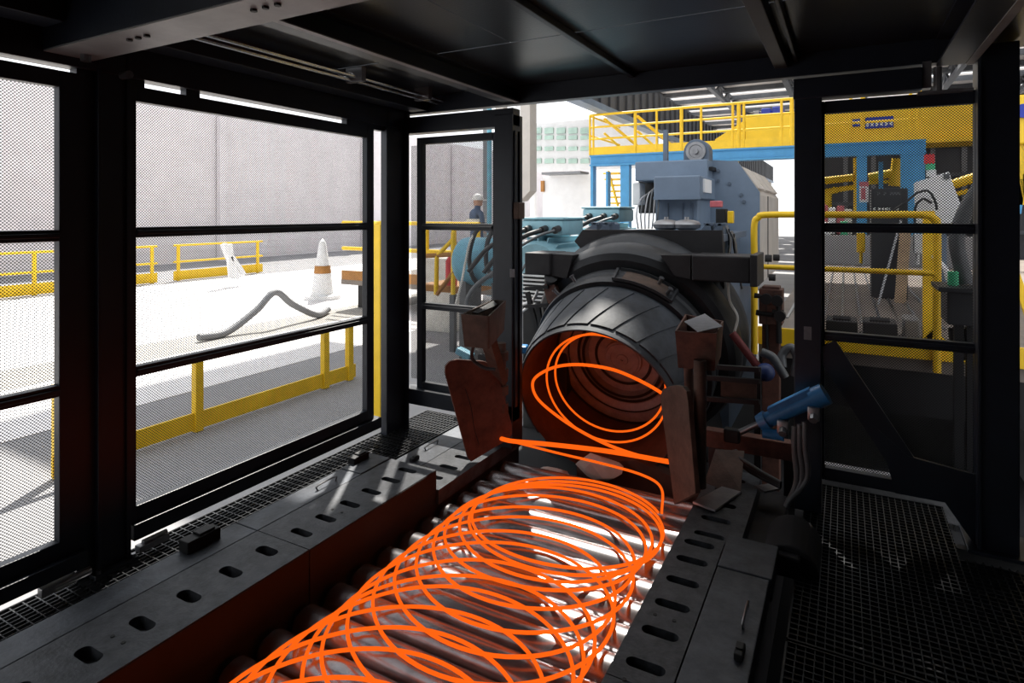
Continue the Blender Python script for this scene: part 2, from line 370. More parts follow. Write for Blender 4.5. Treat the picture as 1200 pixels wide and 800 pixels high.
m = MB(); m.cyl((-2.98, 1.47, 2.38), (-2.98, 1.47, 2.416), .022, 8); m.cyl((-3.04, 1.66, 2.36), (-2.98, 1.66, 2.36), .02, 8); m.build('bolt', 'steel', CE, 40)
m = MB(); m.box(0.36, 0.40, YB - .05, YB + .02, 2.36, 2.50); m.box(0.34, 0.58, YB - 0.04, YB + .0, 2.33, 2.345); m.cyl((0.43, YB - .02, 2.34), (0.43, YB - .02, 2.47), .02, 10); m.build('door_hanger', 'galv', CE)

# ================================================================== GRATINGS
def grating(name, label, x0, x1, y0, y1, px, py, notch=None, mt='grating_steel'):
    t = thing(name, label, 'grating', ((x0 + x1) / 2, (y0 + y1) / 2, 0))
    m = MB(); z0, z1 = -0.032, 0.0
    def inside(x, y): return notch and notch[0] < x < notch[1] and notch[2] < y < notch[3]
    x = x0
    while x <= x1:
        ye = y1
        if notch and notch[0] < x < notch[1]: ye = notch[2]
        m.box(x - .0022, x + .0022, y0, ye, z0, z1); x += px
    y = y0
    while y <= y1:
        if notch and notch[2] < y < notch[3]:
            m.box(x0, notch[0], y - .0025, y + .0025, -0.016, -0.001)
            if notch[1] < x1: m.box(notch[1], x1, y - .0025, y + .0025, -0.016, -0.001)
        else: m.box(x0, x1, y - .0025, y + .0025, -0.016, -0.001)
        y += py
    b = m.build('bars', mt, t, None); b['kind'] = 'stuff'
    m = MB()
    for q in ((x0 - .006, x0, y0, y1), (x1, x1 + .006, y0, (notch[2] if notch and notch[1] >= x1 else y1)), (x0, x1, y0 - .006, y0)): m.box(*q, -0.035, 0.002)
    m.box(x0, notch[0] if notch else x1, y1, y1 + .006, -0.035, 0.002)
    m.build('edge_band', mt, t); return t
grating('floor_grating', 'narrow steel floor grating along the left perforated wall', -3.16, -2.745, 0.2, 4.25, 0.030, 0.048)
grating('floor_grating', 'wide dark steel floor grating on the right of the roller conveyor', -0.20, 0.885, 0.6, 2.64, 0.033, 0.036)
grating('floor_grating', 'steel floor grating in front of the right perforated panel', -0.20, 0.85, 2.665, 4.28, 0.033, 0.036, notch=(0.50, 0.86, 3.70, 4.5))
# grating bearers
for k, (xa, xb) in enumerate(((-3.16, -2.745), (-0.2, 0.85))):
    for yy in (0.7, 1.9, 2.655, 3.9):
        m = MB(); m.box(xa, xb, yy - .025, yy + .025, -.12, -.036); m.build('bearer', 'blackish', f)
# kerb slab behind the right grating
m = MB(); m.prism([(-0.30, 4.30, -0.10), (0.60, 4.30, -0.10), (0.60, 4.30, 0.05), (-0.30, 4.30, 0.05)], (0, 0.26, 0), 0.01)
tag(m.build('kerb_slab', 'kerb'), 'grey concrete kerb slab between the right grating and the mesh panel', 'kerb')

# ================================================================== ROLLER CONVEYOR
XA, XB = -2.21, -0.72
CV = thing('roller_conveyor', 'heavy steel roller conveyor with slotted side plates under the glowing wire', 'conveyor', (-1.46, 2.2, ZG))
PITCH, RR, ZR = 0.186, 0.082, -0.10
k = 0; y = 0.50
while y < 4.0:
    m = MB(); m.lathe((XA + 0.005, y, ZR - RR), (1, 0, 0), [(0, 0), (0, .045), (.03, .045), (.03, RR - .008), (.04, RR), (1.44, RR), (1.45, RR - .008), (1.45, .045), (1.48, .045), (1.48, 0)], 24)
    m.build('roller', 'roller', CV, 35)
    y += PITCH
def slotted(mb, x0, x1, y0, y1, z0, z1, slots, hl, hw, depth=0.05, axis_x=True):
    """block x0..x1, y0..y1 whose top has stadium-shaped holes at the given y"""
    bm = mb.bm; NS = 20
    def quad(*p): mb.face([bm.verts.new(q) for q in p])
    quad((x0, y0, z0), (x1, y0, z0), (x1, y0, z1), (x0, y0, z1)); quad((x0, y1, z0), (x1, y1, z0), (x1, y1, z1), (x0, y1, z1))
    quad((x0, y0, z0), (x0, y1, z0), (x0, y1, z1), (x0, y0, z1)); quad((x1, y0, z0), (x1, y1, z0), (x1, y1, z1), (x1, y0, z1))
    cy = y0
    for (sx, sy) in slots:
        ya, yb = sy - 0.085, sy + 0.085
        if ya > cy: quad((x0, cy, z1), (x1, cy, z1), (x1, ya, z1), (x0, ya, z1))
        ya = max(ya, cy); cy = yb
        inn, out, low = [], [], []
        for j in range(NS):
            a = 2 * math.pi * (j + .5) / NS; c, s = math.cos(a), math.sin(a)
            ex = (hl - hw) * (1 if c > 0 else -1)
            p = (sx + ex + hw * c, sy + hw * s)
            # ray to the cell's rectangle
            tx = ((x1 - sx) / c if c > 0 else (x0 - sx) / c) if abs(c) > 1e-6 else 9
            ty = ((yb - sy) / s if s > 0 else (ya - sy) / s) if abs(s) > 1e-6 else 9
            t = min(tx, ty); q = (sx + c * t, sy + s * t)
            inn.append(bm.verts.new((p[0], p[1], z1))); low.append(bm.verts.new((p[0], p[1], z1 - depth))); out.append((q, bm.verts.new((q[0], q[1], z1))))
        corners = [(x1, yb), (x0, yb), (x0, ya), (x1, ya)]
        for j in range(NS):
            n = (j + 1) % NS; a, b = out[j], out[n]
            extra = []
            for cx_, cy_ in corners:
                on = lambda p, w: abs(p[0] - w[0]) < 1e-6 or abs(p[1] - w[1]) < 1e-6
                if on(a[0], (cx_, cy_)) and on(b[0], (cx_, cy_)) and not (abs(a[0][0] - b[0][0]) < 1e-6 or abs(a[0][1] - b[0][1]) < 1e-6):
                    extra = [bm.verts.new((cx_, cy_, z1))]
            mb.face([inn[j], a[1]] + extra + [b[1], inn[n]])
            mb.face([inn[j], inn[n], low[n], low[j]])
        mb.face(low)
    if cy < y1: quad((x0, cy, z1), (x1, cy, z1), (x1, y1, z1), (x0, y1, z1))
def side_block(x0, x1, y0, y1, zt, slots, hl, hw, xs, mt='cast', zb=-0.30):
    m = MB(); slotted(m, x0, x1, y0, y1, zt - 0.09, zt, [(xs, s) for s in slots], hl, hw)
    return m.build('slotted_plate', mt, CV, None)
ZT = 0.12
L1 = [0.62 + .186 * i for i in range(8)]
L1 = [1.18 - .19 * i for i in (3, 2, 1)] + [1.18, 1.37, 1.56, 1.755, 1.945]
a = side_block(-2.565, XA, 0.45, 2.045, ZT, L1, 0.062, 0.029, -2.375)
b = side_block(-2.565, XA, 2.05, 3.06, ZT, [2.14, 2.30, 2.475, 2.645, 2.815, 2.97], 0.066, 0.024, -2.36)
c = side_block(-2.50, XA + .02, 3.06, 4.15, 0.0, [3.2, 3.37, 3.55, 3.72, 3.9], 0.07, 0.024, -2.33)
for (xa, xb, ya, yb, zt) in ((-2.735, -2.57, 0.45, 2.045, ZT), (-2.735, -2.57, 2.05, 3.06, ZT), (-2.735, -2.57, 2.79, 3.06, ZT + .006), (-2.72, -2.505, 3.066, 4.15, 0.0)):
    m = MB(); m.box(xa, xb, ya, yb, zt - .10, zt, .004); m.build('cover_plate', 'cast_flat', CV)
for (ya, yb, zt) in ((0.45, 2.045, ZT - .09), (2.05, 3.06, ZT - .09), (3.06, 4.15, -.09)):
    m = MB(); m.box(-2.56, XA, ya, yb, ZG, zt, .003); m.build('side_apron', 'apron', CV)
for (sx, ys) in ((-2.43, ((1.28,), (2.38,))),):
    for yy in (1.275, 2.385):
        for dx in (-.025, .045):
            m = MB(); m.cyl((-2.375 + dx, yy, ZT + .0005), (-2.375 + dx, yy, ZT + .0025), .008, 10); m.build('screw', 'blackish', CV)
for (ya, yb) in ((0.45, 2.044), (2.051, 3.06)):
    m = MB(); m.box(XA - .012, XA + .004, ya, yb, -.28, ZT - .004, .002); m.build('glow_damp_strip', 'apron', CV)  # dark strip added over the plate edge to damp the wire's glow
R1 = [0.60 + .186 * i for i in range(7)]
side_block(XB, -0.505, 0.45, 1.985, ZT, [2.085 - .19 * i for i in (8, 7, 6, 5, 4, 3, 2, 1)][0:8], 0.07, 0.026, -0.610)
side_block(XB, -0.505, 1.99, 3.05, ZT, [2.085, 2.275, 2.46, 2.64, 2.82, 2.98], 0.07, 0.026, -0.610)
side_block(XB - .02, -0.45, 3.055, 4.05, 0.075, [3.17, 3.35, 3.54, 3.73, 3.9], 0.075, 0.026, -0.60)
for (xa, xb, ya, yb, zt) in ((-0.50, -0.285, 0.45, 1.985, ZT), (-0.50, -0.285, 1.99, 2.83, ZT), (-0.50, -0.275, 2.835, 3.13, ZT + .004)):
    m = MB(); m.box(xa, xb, ya, yb, zt - .10, zt, .004); m.build('cover_plate', 'cast_flat', CV)
for (ya, yb, zt) in ((0.45, 1.985, ZT - .09), (1.99, 3.05, ZT - .09), (3.055, 4.05, -.02)):
    m = MB(); m.box(XB, -0.30, ya, yb, ZG, zt, .003); m.build('side_apron', 'apron', CV)
for yy in (1.99, 2.37):
    for dx in (-.045, .03):
        m = MB(); m.cyl((-.61 + dx, yy + .0, ZT + .0005), (-.61 + dx, yy, ZT + .0025), .008, 10); m.build('screw', 'blackish', CV)
# lifting lugs, handles and clamps on the side plates
def lug(x, y, z, s=1.0, rz=0.0):
    m = MB(); M = Matrix.Translation((x, y, z)) @ Matrix.Rotation(rz, 4, 'Z')
    m.box(-.035 * s, .035 * s, -.085 * s, .085 * s, 0, .055 * s, .004, M); m.box(-.028 * s, .028 * s, -.02 * s, .06 * s, .055 * s, .066 * s, .002, M)
    return m.build('clamp_block', 'blackish', CV)
lug(-2.70, 1.83, ZT); lug(-2.72, 2.93, 0.07 + .05, .8); lug(-0.33, 2.30, ZT, .45); lug(-2.60, 3.35, 0.0, .45)
def handle(x, y, z):
    m = MB(); m.tube(catmull([(x - .02, y - .07, z), (x - .02, y - .07, z + .025), (x - .02, y + .07, z + .025), (x - .02, y + .07, z)], 4), .005, 6); return m.build('lift_handle', 'steel', CV, 40)
handle(-2.62, 2.58, ZT); handle(-0.32, 2.52, ZT); handle(-2.62, 3.6, 0.0)

# ================================================================== GLOWING WIRE
WI = thing('wire_coil', 'glowing orange hot steel wire in overlapping loops on the roller conveyor', 'wire', (-1.46, 2.2, ZR))
rw = 0.0082
# loops lying on the rollers, newest last (at the laying head)
gaps = [.055, .05, .075, .10, .15, .13, .16, .12, .17, .12, .10, .15, .17, .11, .16, .13, .17, .14, .15, .16, .13, .17, .15]
cy = 3.30; cen = []
for i, g in enumerate(gaps):
    cen.append((-1.445 + random.uniform(-.022, .022) + (0.02 if i < 3 else 0), cy, 0.552 + random.uniform(-.014, .014)))
    cy -= g * (1.12 if i > 3 else 1)
for i in range(len(cen) - 1):
    (xa, ya, ra), (xb, yb, rb) = cen[i], cen[i + 1]
    pts = []; N = 72; wob = random.uniform(0, 6.28); amp = random.uniform(.004, .012)
    for j in range(N + 1):
        t = j / N; a = 2 * math.pi * t + 0.6
        fade = math.sin(math.pi * t); R = ra + (rb - ra) * t + fade * amp * math.sin(3 * a + wob)
        x = xa + (xb - xa) * t + R * math.cos(a) * 1.02; y = ya + (yb - ya) * t + R * math.sin(a) * .97
        lift = 0.5 - 0.5 * math.sin(a)                       # the near side lies on the older loops
        z = ZR + rw + 0.004 + 0.028 * lift + fade * 0.006 * math.sin(2 * a + wob)
        pts.append((x, y, z))
    m = MB(); m.tube(pts, rw, 7); m.build('wire_loop', 'hot', WI, 60)
# loops in the air between the laying head and the rollers
AXI = Vector((0, math.cos(math.radians(17)), math.sin(math.radians(17))))      # head axis, pointing away from the camera
AUP = Vector((0, -AXI.z, AXI.y)); AX = Vector((1, 0, 0)); MC = Vector((-1.59, 4.137, 0.314))
for s_, R, ph in ((0.36, 0.435, 0.3), (0.27, 0.47, 0.5)):
    c = MC + AXI * s_; pts = []
    for j in range(61):
        a = 2 * math.pi * j / 60 * 0.985 + ph; rr = R + 0.012 * math.sin(2 * a)
        pts.append(c + AX * (rr * math.sin(a)) + AUP * (rr * math.cos(a)) - AXI * (0.09 * j / 60))
    m = MB(); m.tube(pts, rw, 7); m.build('wire_loop', 'hot', WI, 60)
def air(lst, r=rw, k=8, end=None):
    pts = catmull([at(px, py, Y=Y) for px, py, Y in lst] + ([Vector(end)] if end else []), k); m = MB(); m.tube(pts, r, 7); return m.build('wire_loop', 'hot', WI, 60)
air([(796, 505, 4.12), (800, 482, 4.02), (773, 459, 3.90), (737, 440, 3.92), (710, 431, 3.98), (677, 427, 4.05), (650, 430, 4.12), (630, 440, 4.18), (624, 451, 4.2), (630, 467, 4.2), (650, 485, 4.18), (677, 503, 4.12), (710, 520, 4.05), (743, 532, 3.97), (780, 541, 3.88), (806, 543, 3.82)], 0.0115)
air([(806, 543, 3.82), (780, 540, 3.72), (735, 532, 3.62), (694, 526, 3.58), (640, 520, 3.58), (600, 516.5, 3.62), (585, 513, 3.68)], [0.0150] * 49, 8)
air([(585, 513, 3.68), (600, 517, 3.72), (655, 531, 3.72), (710, 544, 3.74), (754, 557, 3.74), (775, 572, 3.70)], end=(-0.955, 3.60, ZR + .014))

# ================================================================== LAYING HEAD
LH = thing('laying_head', 'round steel laying head with scoop-shaped hood throwing out glowing wire', 'machine', (-1.59, 4.9, ZG))
NA = 96
def hood():
    m = MB(); rows = []
    prof = [(0, .600), (.02, .606), (.10, .625), (.30, .66), (.50, .685), (.60, .69)]
    inner = [(.60, .56), (.30, .57), (0, .588)]
    def notch(a):      # the hood is cut back low on the left
        d = math.degrees(a) % 360
        return 0.34 * max(0, min(1, (d - 196) / 8, (236 - d) / 8))
    for (s, R) in prof + inner:
        row = []
        for j in range(NA):
            a = 2 * math.pi * j / NA
            ss = s if s > notch(a) else notch(a)
            rr = R
            row.append(m.bm.verts.new(MC + AXI * ss + (AX * math.sin(a) + AUP * math.cos(a)) * rr))
        rows.append(row)
    rows.append(rows[0])
    for A, B in zip(rows, rows[1:]):
        for j in range(NA): m.face((A[j], A[(j + 1) % NA], B[(j + 1) % NA], B[j]))
    return m
h = hood(); h.build('hood', 'shroud', LH, 50)
# helical wear plates bolted round the hood
for k in range(14):
    a0 = math.radians(-100 + k * 17.0); m = MB(); g0, g1 = [], []
    for r_ in range(7):
        s_ = .055 + .475 * r_ / 6; R = .6165 + (.6875 - .6165) * (r_ / 6) ** .8
        A = []; B = []
        for q in range(7):
            a = a0 + math.radians(17 * r_ / 6 + 15 * q / 6); dv = AX * math.sin(a) + AUP * math.cos(a)
            A.append(m.bm.verts.new(MC + AXI * s_ + dv * R)); B.append(m.bm.verts.new(MC + AXI * s_ + dv * (R + .008)))
        g0.append(A); g1.append(B)
    for r_ in range(6):
        for q in range(6):
            m.face((g1[r_][q], g1[r_][q + 1], g1[r_ + 1][q + 1], g1[r_ + 1][q]))
        m.face((g0[r_][0], g1[r_][0], g1[r_ + 1][0], g0[r_ + 1][0])); m.face((g0[r_][6], g1[r_][6], g1[r_ + 1][6], g0[r_ + 1][6]))
    for q in range(6): m.face((g0[0][q], g0[0][q + 1], g1[0][q + 1], g1[0][q])); m.face((g0[6][q], g0[6][q + 1], g1[6][q + 1], g1[6][q]))
    m.build('wear_plate', 'shroud', LH, 40)
# inside liner and the stepped rotor disc
m = MB(); m.lathe(MC, AXI, [(0.004, .586), (.30, .566), (.62, .556)], 72, up=(0, 0, 1)); m.build('liner', 'scorched', LH, 40)
m = MB(); m.lathe(MC, AXI, [(.62, .556), (.60, .52), (.60, .46), (.63, .45), (.66, .40), (.66, .345), (.645, .335), (.645, .315), (.69, .30), (.70, .16)], 72); m.build('rotor_ring', 'disc', LH, 30)
m = MB(); m.lathe(MC, AXI, [(.70, .16), (.672, .155), (.672, .142), (.664, .136), (.664, .10), (.668, .098), (.668, .05), (.660, .045), (.660, .012), (.675, .010), (.675, 0)], 48); m.build('rotor_hub', 'disc', LH, 30)
for k, (rr, ss) in enumerate(((.545, .612), (.455, .626), (.372, .655), (.325, .641), (.23, .692))):
    m = MB(); m.lathe(MC, AXI, [(ss - .006, rr - .012), (ss - .010, rr), (ss - .006, rr + .012)], 72); m.build('groove_ring', 'blackish', LH, 40)
# collars behind the hood
m = MB(); m.lathe(MC, AXI, [(.57, .69), (.57, .725), (.60, .735), (.66, .735), (.68, .72), (.72, .72), (.74, .735), (.80, .735), (.82, .72), (.82, .60)], 80); c1 = m.build('front_collar', 'collar', LH, 35)
# inspection frame and eyebolts on the collar
def on_head(s, ang, R): a = math.radians(ang); return MC + AXI * s + (AX * math.sin(a) + AUP * math.cos(a)) * R
m = MB()
for (sa, aa, sb, ab) in ((.585, 2, .79, 0), (.585, 38, .79, 38)):
    m.bar(on_head(sa, aa, .745), on_head(sb, ab, .745), .02, .02)
for s0 in (.585, .79):
    for q in range(6): m.bar(on_head(s0, 2 + q * 6, .745), on_head(s0, 8 + q * 6, .745), .02, .02)
m.build('hatch_frame', 'collar', c1)
m = MB(); pts = [on_head(.61, 6 + q * 4, .738) for q in range(8)]; pts2 = [on_head(.77, 6 + q * 4, .738) for q in range(8)]
A = [m.bm.verts.new(p) for p in pts]; B = [m.bm.verts.new(p) for p in pts2]
for q in range(7): m.face((A[q], A[q + 1], B[q + 1], B[q]))
m.build('hatch_cover', 'rust_brown', c1)
for ang, s0 in ((27, .74), (34, .66), (-28, .70), (-42, .66)):
    p = on_head(s0, ang, .735); n = (p - (MC + AXI * s0)).normalized(); m = MB(); m.cyl(p, p + n * .05, .014, 10); m.cyl(p + n * .05, p + n * .062, .022, 6); m.build('bolt', 'steel', c1, 40)
m = MB(); m.lathe(MC, AXI, [(.84, .66), (.84, .80), (.87, .85), (.92, .875), (1.02, .885), (1.06, .875), (1.08, .85), (1.08, .60)], 80); m.build('rear_collar', 'collar', LH, 30)
m = MB(); m.lathe(MC, AXI, [(1.08, .86), (1.14, .90), (1.28, .90), (1.34, .86), (1.55, .70), (1.60, .50), (1.60, 0)], 64); m.build('bell_housing', 'collar', LH, 35)
# trunnion arms either side and the big yoke plate above
m = MB(); m.box(-2.45, -2.20, 4.70, 5.05, 1.17, 1.36, .012); m.prism([(-2.21, 4.72, 1.17), (-2.06, 4.72, 1.15), (-2.00, 4.72, 1.35), (-2.21, 4.72, 1.355)], (0, .34, 0)); m.build('support_arm', 'yoke', LH)
m = MB(); m.box(-1.02, -0.60, 4.70, 5.05, 1.19, 1.385, .012); m.prism([(-1.03, 4.71, 1.20), (-1.15, 4.71, 1.22), (-1.26, 4.71, 1.375), (-1.03, 4.71, 1.38)], (0, .34, 0)); ra = m.build('support_arm', 'yoke', LH)
m = MB(); m.box(-0.60, -0.55, 4.67, 5.08, 1.17, 1.40, .006); m.build('end_plate', 'yoke', ra)
m = MB(); m.prism([(-2.13, 5.06, 1.45), (-2.05, 5.06, 1.555), (-0.86, 5.06, 1.565), (-0.84, 5.06, 1.10), (-1.80, 5.06, 1.10)], (0, .06, 0)); m.build('yoke_plate', 'yoke', LH)
# pedestal below the head down to the hall floor
m = MB(); m.prism([(-2.2, 5.15, ZG), (-0.98, 5.15, ZG), (-1.15, 5.15, .45), (-2.03, 5.15, .45)], (0, .75, 0)); m.build('pedestal', 'blackish', LH)
# wedge plates below the mouth
m = MB(); m.prism([(-1.75, 4.20, ZG), (-0.85, 4.20, ZG), (-0.85, 4.20, -.16), (-1.30, 4.20, -.05), (-1.75, 4.20, -.16)], (0, .10, 0)); m.build('lower_lip', 'scorched', LH)

# ================================================================== DRIVE HOUSING behind the head
DH = thing('drive_housing', 'large blue-grey gearbox housing standing behind the laying head', 'machine', (-1.2, 6.8, ZG))
m = MB(); m.box(-2.03, -0.86, 5.13, 6.45, 1.47, 1.53, .006); m.build('deck_plate', 'bluegrey_dark', DH)
m = MB(); m.box(-1.85, -0.95, 5.95, 8.0, ZG, 1.47); m.build('base', 'bluegrey_dark', DH)
def pxbox(mb, x0, x1, yt, yb, Y, depth, bev=.01):
    p = at(x0, yb, Y=Y); q = at(x1, yt, Y=Y); zt = at((x0 + x1) / 2, yt, Y=Y).z; zb = at((x0 + x1) / 2, yb, Y=Y).z
    mb.box(p.x, q.x, Y, Y + depth, zb, zt, bev); return mb
m = MB(); pxbox(m, 768, 818, 233, 272, 6.0, .9); lb = m.build('lower_block', 'bluegrey', DH)
for xx in (783, 800, 812):
    m = MB(); a = at(xx, 238, Y=5.995); b_ = at(xx, 262, Y=5.995); m.box(a.x - .004, a.x + .004, 5.988, 6.0, b_.z, a.z); m.build('panel_seam', 'bluegrey_dark', lb)
m = MB(); pxbox(m, 766, 820, 206, 233, 5.85, .95, .012); ub = m.build('upper_box', 'bluegrey', DH)
p = at(766, 234, Y=5.84); q = at(821, 230, Y=5.84); m = MB(); m.box(p.x, q.x, 5.83, 5.86, p.z - .0, p.z + .03); m.build('lower_flange', 'bluegrey', ub)
m = MB(); q = at(822, 214, Y=5.95); m.box(q.x, q.x + .02, 6.0, 6.35, q.z - .09, q.z + .04); nl = m.build('name_plate', 'white', ub)
m = MB(); pxbox(m, 744, 829, 188, 211, 6.35, 1.1, .012); m.build('top_housing', 'bluegrey', DH)
m = MB(); pxbox(m, 748, 770, 210, 250, 6.75, .4); m.build('back_panel', 'blackish', DH)
m = MB(); pxbox(m, 741, 750, 214, 240, 6.42, .2); m.build('junction_box', 'white', DH)
# pulley bearing on top
c = at(817, 178, Y=6.5); m = MB(); P = []
for j in range(13): a = math.pi * j / 12; P.append((c.x + .13 * math.cos(a), 6.45, c.z + .13 * math.sin(a)))
P += [(c.x - .13, 6.45, c.z - .17), (c.x + .13, 6.45, c.z - .17)]
m.prism(P, (0, .2, 0), .006); pb_ = m.build('bearing_bracket', 'bluegrey_dark', DH)
m = MB(); m.lathe((c.x, 6.45, c.z), (0, -1, 0), [(0, .10), (.03, .10), (.03, .07), (.02, .065), (.02, .03), (.05, .028), (.05, 0)], 28); m.build('bearing_cap', 'galv', pb_, 35)
m = MB(); m.box(c.x - .17, c.x + .17, 6.42, 6.68, c.z - .20, c.z - .165); m.build('bracket_foot', 'blackish', pb_)
# chamfered side plate and long casing running back
Y0 = 6.62; P = [at(829, 187, Y=Y0), at(864, 189, Y=Y0), at(890, 225, Y=Y0), at(890, 335, Y=Y0), at(829, 335, Y=Y0)]
m = MB(); m.prism(P, (0, .05, 0)); sp = m.build('side_plate', 'bluegrey', DH)
for (px, py) in ((842, 212), (855, 215), (869, 228), (872, 236), (842, 200)):
    a = at(px, py, Y=Y0); m = MB(); m.cyl((a.x, Y0 - .02, a.z), (a.x, Y0, a.z), .018, 8); m.build('bolt', 'bluegrey_dark', sp)
m = MB(); xr = P[2].x; m.prism([(xr - .5, Y0 + .06, P[1].z - .02), (P[1].x - .03, Y0 + .06, P[1].z - .02), (xr - .02, Y0 + .06, P[2].z - .02), (xr - .02, Y0 + .06, P[3].z), (xr - .5, Y0 + .06, P[3].z)], (0, 2.2, 0)); cs = m.build('long_casing', 'panel_beige', DH)
for (ya, yb) in ((6.72, 7.35), (7.45, 8.1), (8.15, 8.8)):
    m = MB(); a = Vector((P[1].x - .03, 0, P[1].z - .02)); b_ = Vector((xr - .02, 0, P[2].z - .02)); n = Vector((-(b_.z - a.z), 0, b_.x - a.x)).normalized() * .03
    if n.z < 0: n = -n
    c0 = a.lerp(b_, .15) + n * .2; c1_ = a.lerp(b_, .85) + n * .2
    m.prism([(c0.x, ya, c0.z), (c1_.x, ya, c1_.z), (c1_.x + n.x, ya, c1_.z + n.z), (c0.x + n.x, ya, c0.z + n.z)], (0, yb - ya, 0)); m.build('roof_hatch', 'panel_beige', cs)
for yy, zz in ((7.3, 1.2), (8.2, 1.15), (7.7, .95)):
    m = MB(); m.cyl((xr - .02, yy, zz), (xr + .05, yy, zz), .04, 10); m.build('knob', 'blackish', cs)
m = MB(); m.box(xr - .022, xr - .012, 7.55, 7.57, P[3].z, P[2].z - .02); m.build('panel_joint', 'blackish', cs)
# domed caps and angle brackets on the deck
for px in (781, 805):
    a = at(px, 266, Y=5.35); m = MB(); m.lathe((a.x, 5.35, 1.53), (0, 0, 1), [(0, .055), (.02, .06), (.03, .07), (.045, .112), (.075, .118), (.10, .10), (.115, .05), (.118, .02), (.14, .018), (.14, 0)], 28); m.build('domed_cap', 'galv', DH, 40)
for px in (697, 711, 828, 842):
    a = at(px, 268, Y=5.28); m = MB(); m.prism([(a.x - .06, 5.2, 1.53), (a.x + .05, 5.2, 1.53), (a.x + .05, 5.2, 1.60), (a.x + .02, 5.2, 1.62)], (0, .3, 0)); m.box(a.x - .01, a.x + .07, 5.2, 5.3, 1.60, 1.62); m.build('angle_bracket', 'bluegrey_dark', DH)
# mast
m = MB(); pxbox(m, 777, 782, 152, 190, 6.9, .06, 0); m.build('mast', 'bluegrey_dark', DH)
# wiring in the cavity
for k in range(6):
    x0 = 748 + k * 4; m = MB(); m.tube(catmull([at(x0, 268, Y=5.9), at(x0 - 2 + k, 250, Y=5.88), at(x0 + 4, 232 - k * 2, Y=5.95), at(770, 222 - k * 2, Y=6.1)], 6), .007, 6); m.build('cable', 'hose_grey' if k % 2 else 'galv', DH, 60)
# small hydraulic fittings at the right end of the deck
VB = thing('valve_block', 'pink and yellow valve block at the right end of the gearbox deck', 'valve', (-0.8, 5.5, 1.3))
p = at(838, 239, Y=5.5); m = MB(); m.box(p.x - .045, p.x + .05, 5.5, 5.6, p.z - .028, p.z + .028, .008); m.build('red_cover', 'pinkred', VB)
p = at(856, 254, Y=5.5); m = MB(); m.box(p.x - .022, p.x + .022, 5.48, 5.56, p.z - .055, p.z + .05, .006); m.build('yellow_solenoid', 'yellow', VB)
m = MB(); m.box(p.x - .12, p.x - .04, 5.48, 5.62, p.z - .09, p.z + .07, .006); m.build('body', 'blackish', VB)
for k in range(5):
    a = at(848 + k * 3, 262 + k * 3, Y=5.35); m = MB(); m.tube(catmull([a, a + Vector((.03 * (k % 2), .02, -.12)), a + Vector((-.02 + .02 * k, .03, -.30 - .04 * k))], 6), .014 if k % 2 else .009, 6); m.build('hose', 'galv' if k % 2 else 'rubber', VB, 60)
m = MB(); m.box(-0.98, -0.86, 5.13, 5.2, 1.25, 1.47); m.build('mounting_plate', 'blackish', VB)

# ================================================================== TEAL MOTORS left of the head
def motor(x, y, zb, label):
    t = thing('electric_motor', label, 'motor', (x, y, ZG), 'teal electric motors behind the laying head')
    m = MB(); m.lathe((x, y - .45, zb - .34), (0, 1, 0), [(0, 0), (0, .12), (.02, .26), (.08, .29), (.9, .29), (.96, .26), (.96, 0)], 36); bd = m.build('motor_body', 'teal', t, 30)
    for q in range(18):
        a = math.radians(-80 + q * 20)
        m = MB(); nx, nz = math.sin(a), math.cos(a); cx, cz = x, zb - .34
        m.prism([(cx + nx * .28 - nz * .008, y - .36, cz + nz * .28 + nx * .008), (cx + nx * .28 + nz * .008, y - .36, cz + nz * .28 - nx * .008), (cx + nx * .34 + nz * .006, y - .36, cz + nz * .34 - nx * .006), (cx + nx * .34 - nz * .006, y - .36, cz + nz * .34 + nx * .006)], (0, .78, 0)); m.build('cooling_fin', 'teal', bd)
    m = MB(); m.box(x - .22, x + .24, y - .30, y + .25, zb, zb + .155, .025); tb = m.build('terminal_box', 'teal', t, 40)
    m = MB(); m.box(x - .23, x + .25, y - .31, y + .26, zb + .156, zb + .18, .008); m.build('lid', 'teal', tb)
    for dx in (-.12, .06, .2):
        m = MB(); m.cyl((x + dx, y - .31, zb + .07), (x + dx, y - .40, zb + .055), .035, 12); m.build('cable_gland', 'rubber', tb, 40)
        m = MB(); m.tube(catmull([(x + dx, y - .40, zb + .055), (x + dx - .12, y - .52, zb + .0), (x + dx - .32, y - .62, zb - .14), (x + dx - .50, y - .66, zb - .36)], 8), .024 if dx < .1 else .014, 8); m.build('cable', 'rubber' if dx < .1 else 'hose_grey', tb, 60)
    m = MB(); m.box(x - .24, x + .24, y - .35, y + .4, ZG, zb - .62, .01); m.build('plinth', 'concrete', t)
motor(-2.66, 5.75, 1.48, 'teal electric motor with terminal box nearest the black corner post')
motor(-2.52, 7.05, 1.60, 'teal electric motor behind the nearer one, next to the gearbox housing')

# coolant radiator of stacked fins between post and arm
RD = thing('fin_cooler', 'pale finned cooler just right of the black corner post', 'cooler', (at(626, 340, Y=5.12).x, 5.2, ZG))
for k in range(8):
    a = at(609, 322 + k * 4.6, Y=5.12); b_ = at(650, 322 + k * 4.6, Y=5.12); m = MB(); m.box(a.x, b_.x, 5.12, 5.24, a.z - .010, a.z + .004); m.build('fin', 'white', RD)
a = at(612, 320, Y=5.17); b_ = at(646, 358, Y=5.17); m = MB(); m.box(a.x + .02, b_.x - .02, 5.15, 5.22, ZG, a.z); m.build('core', 'blackish', RD)

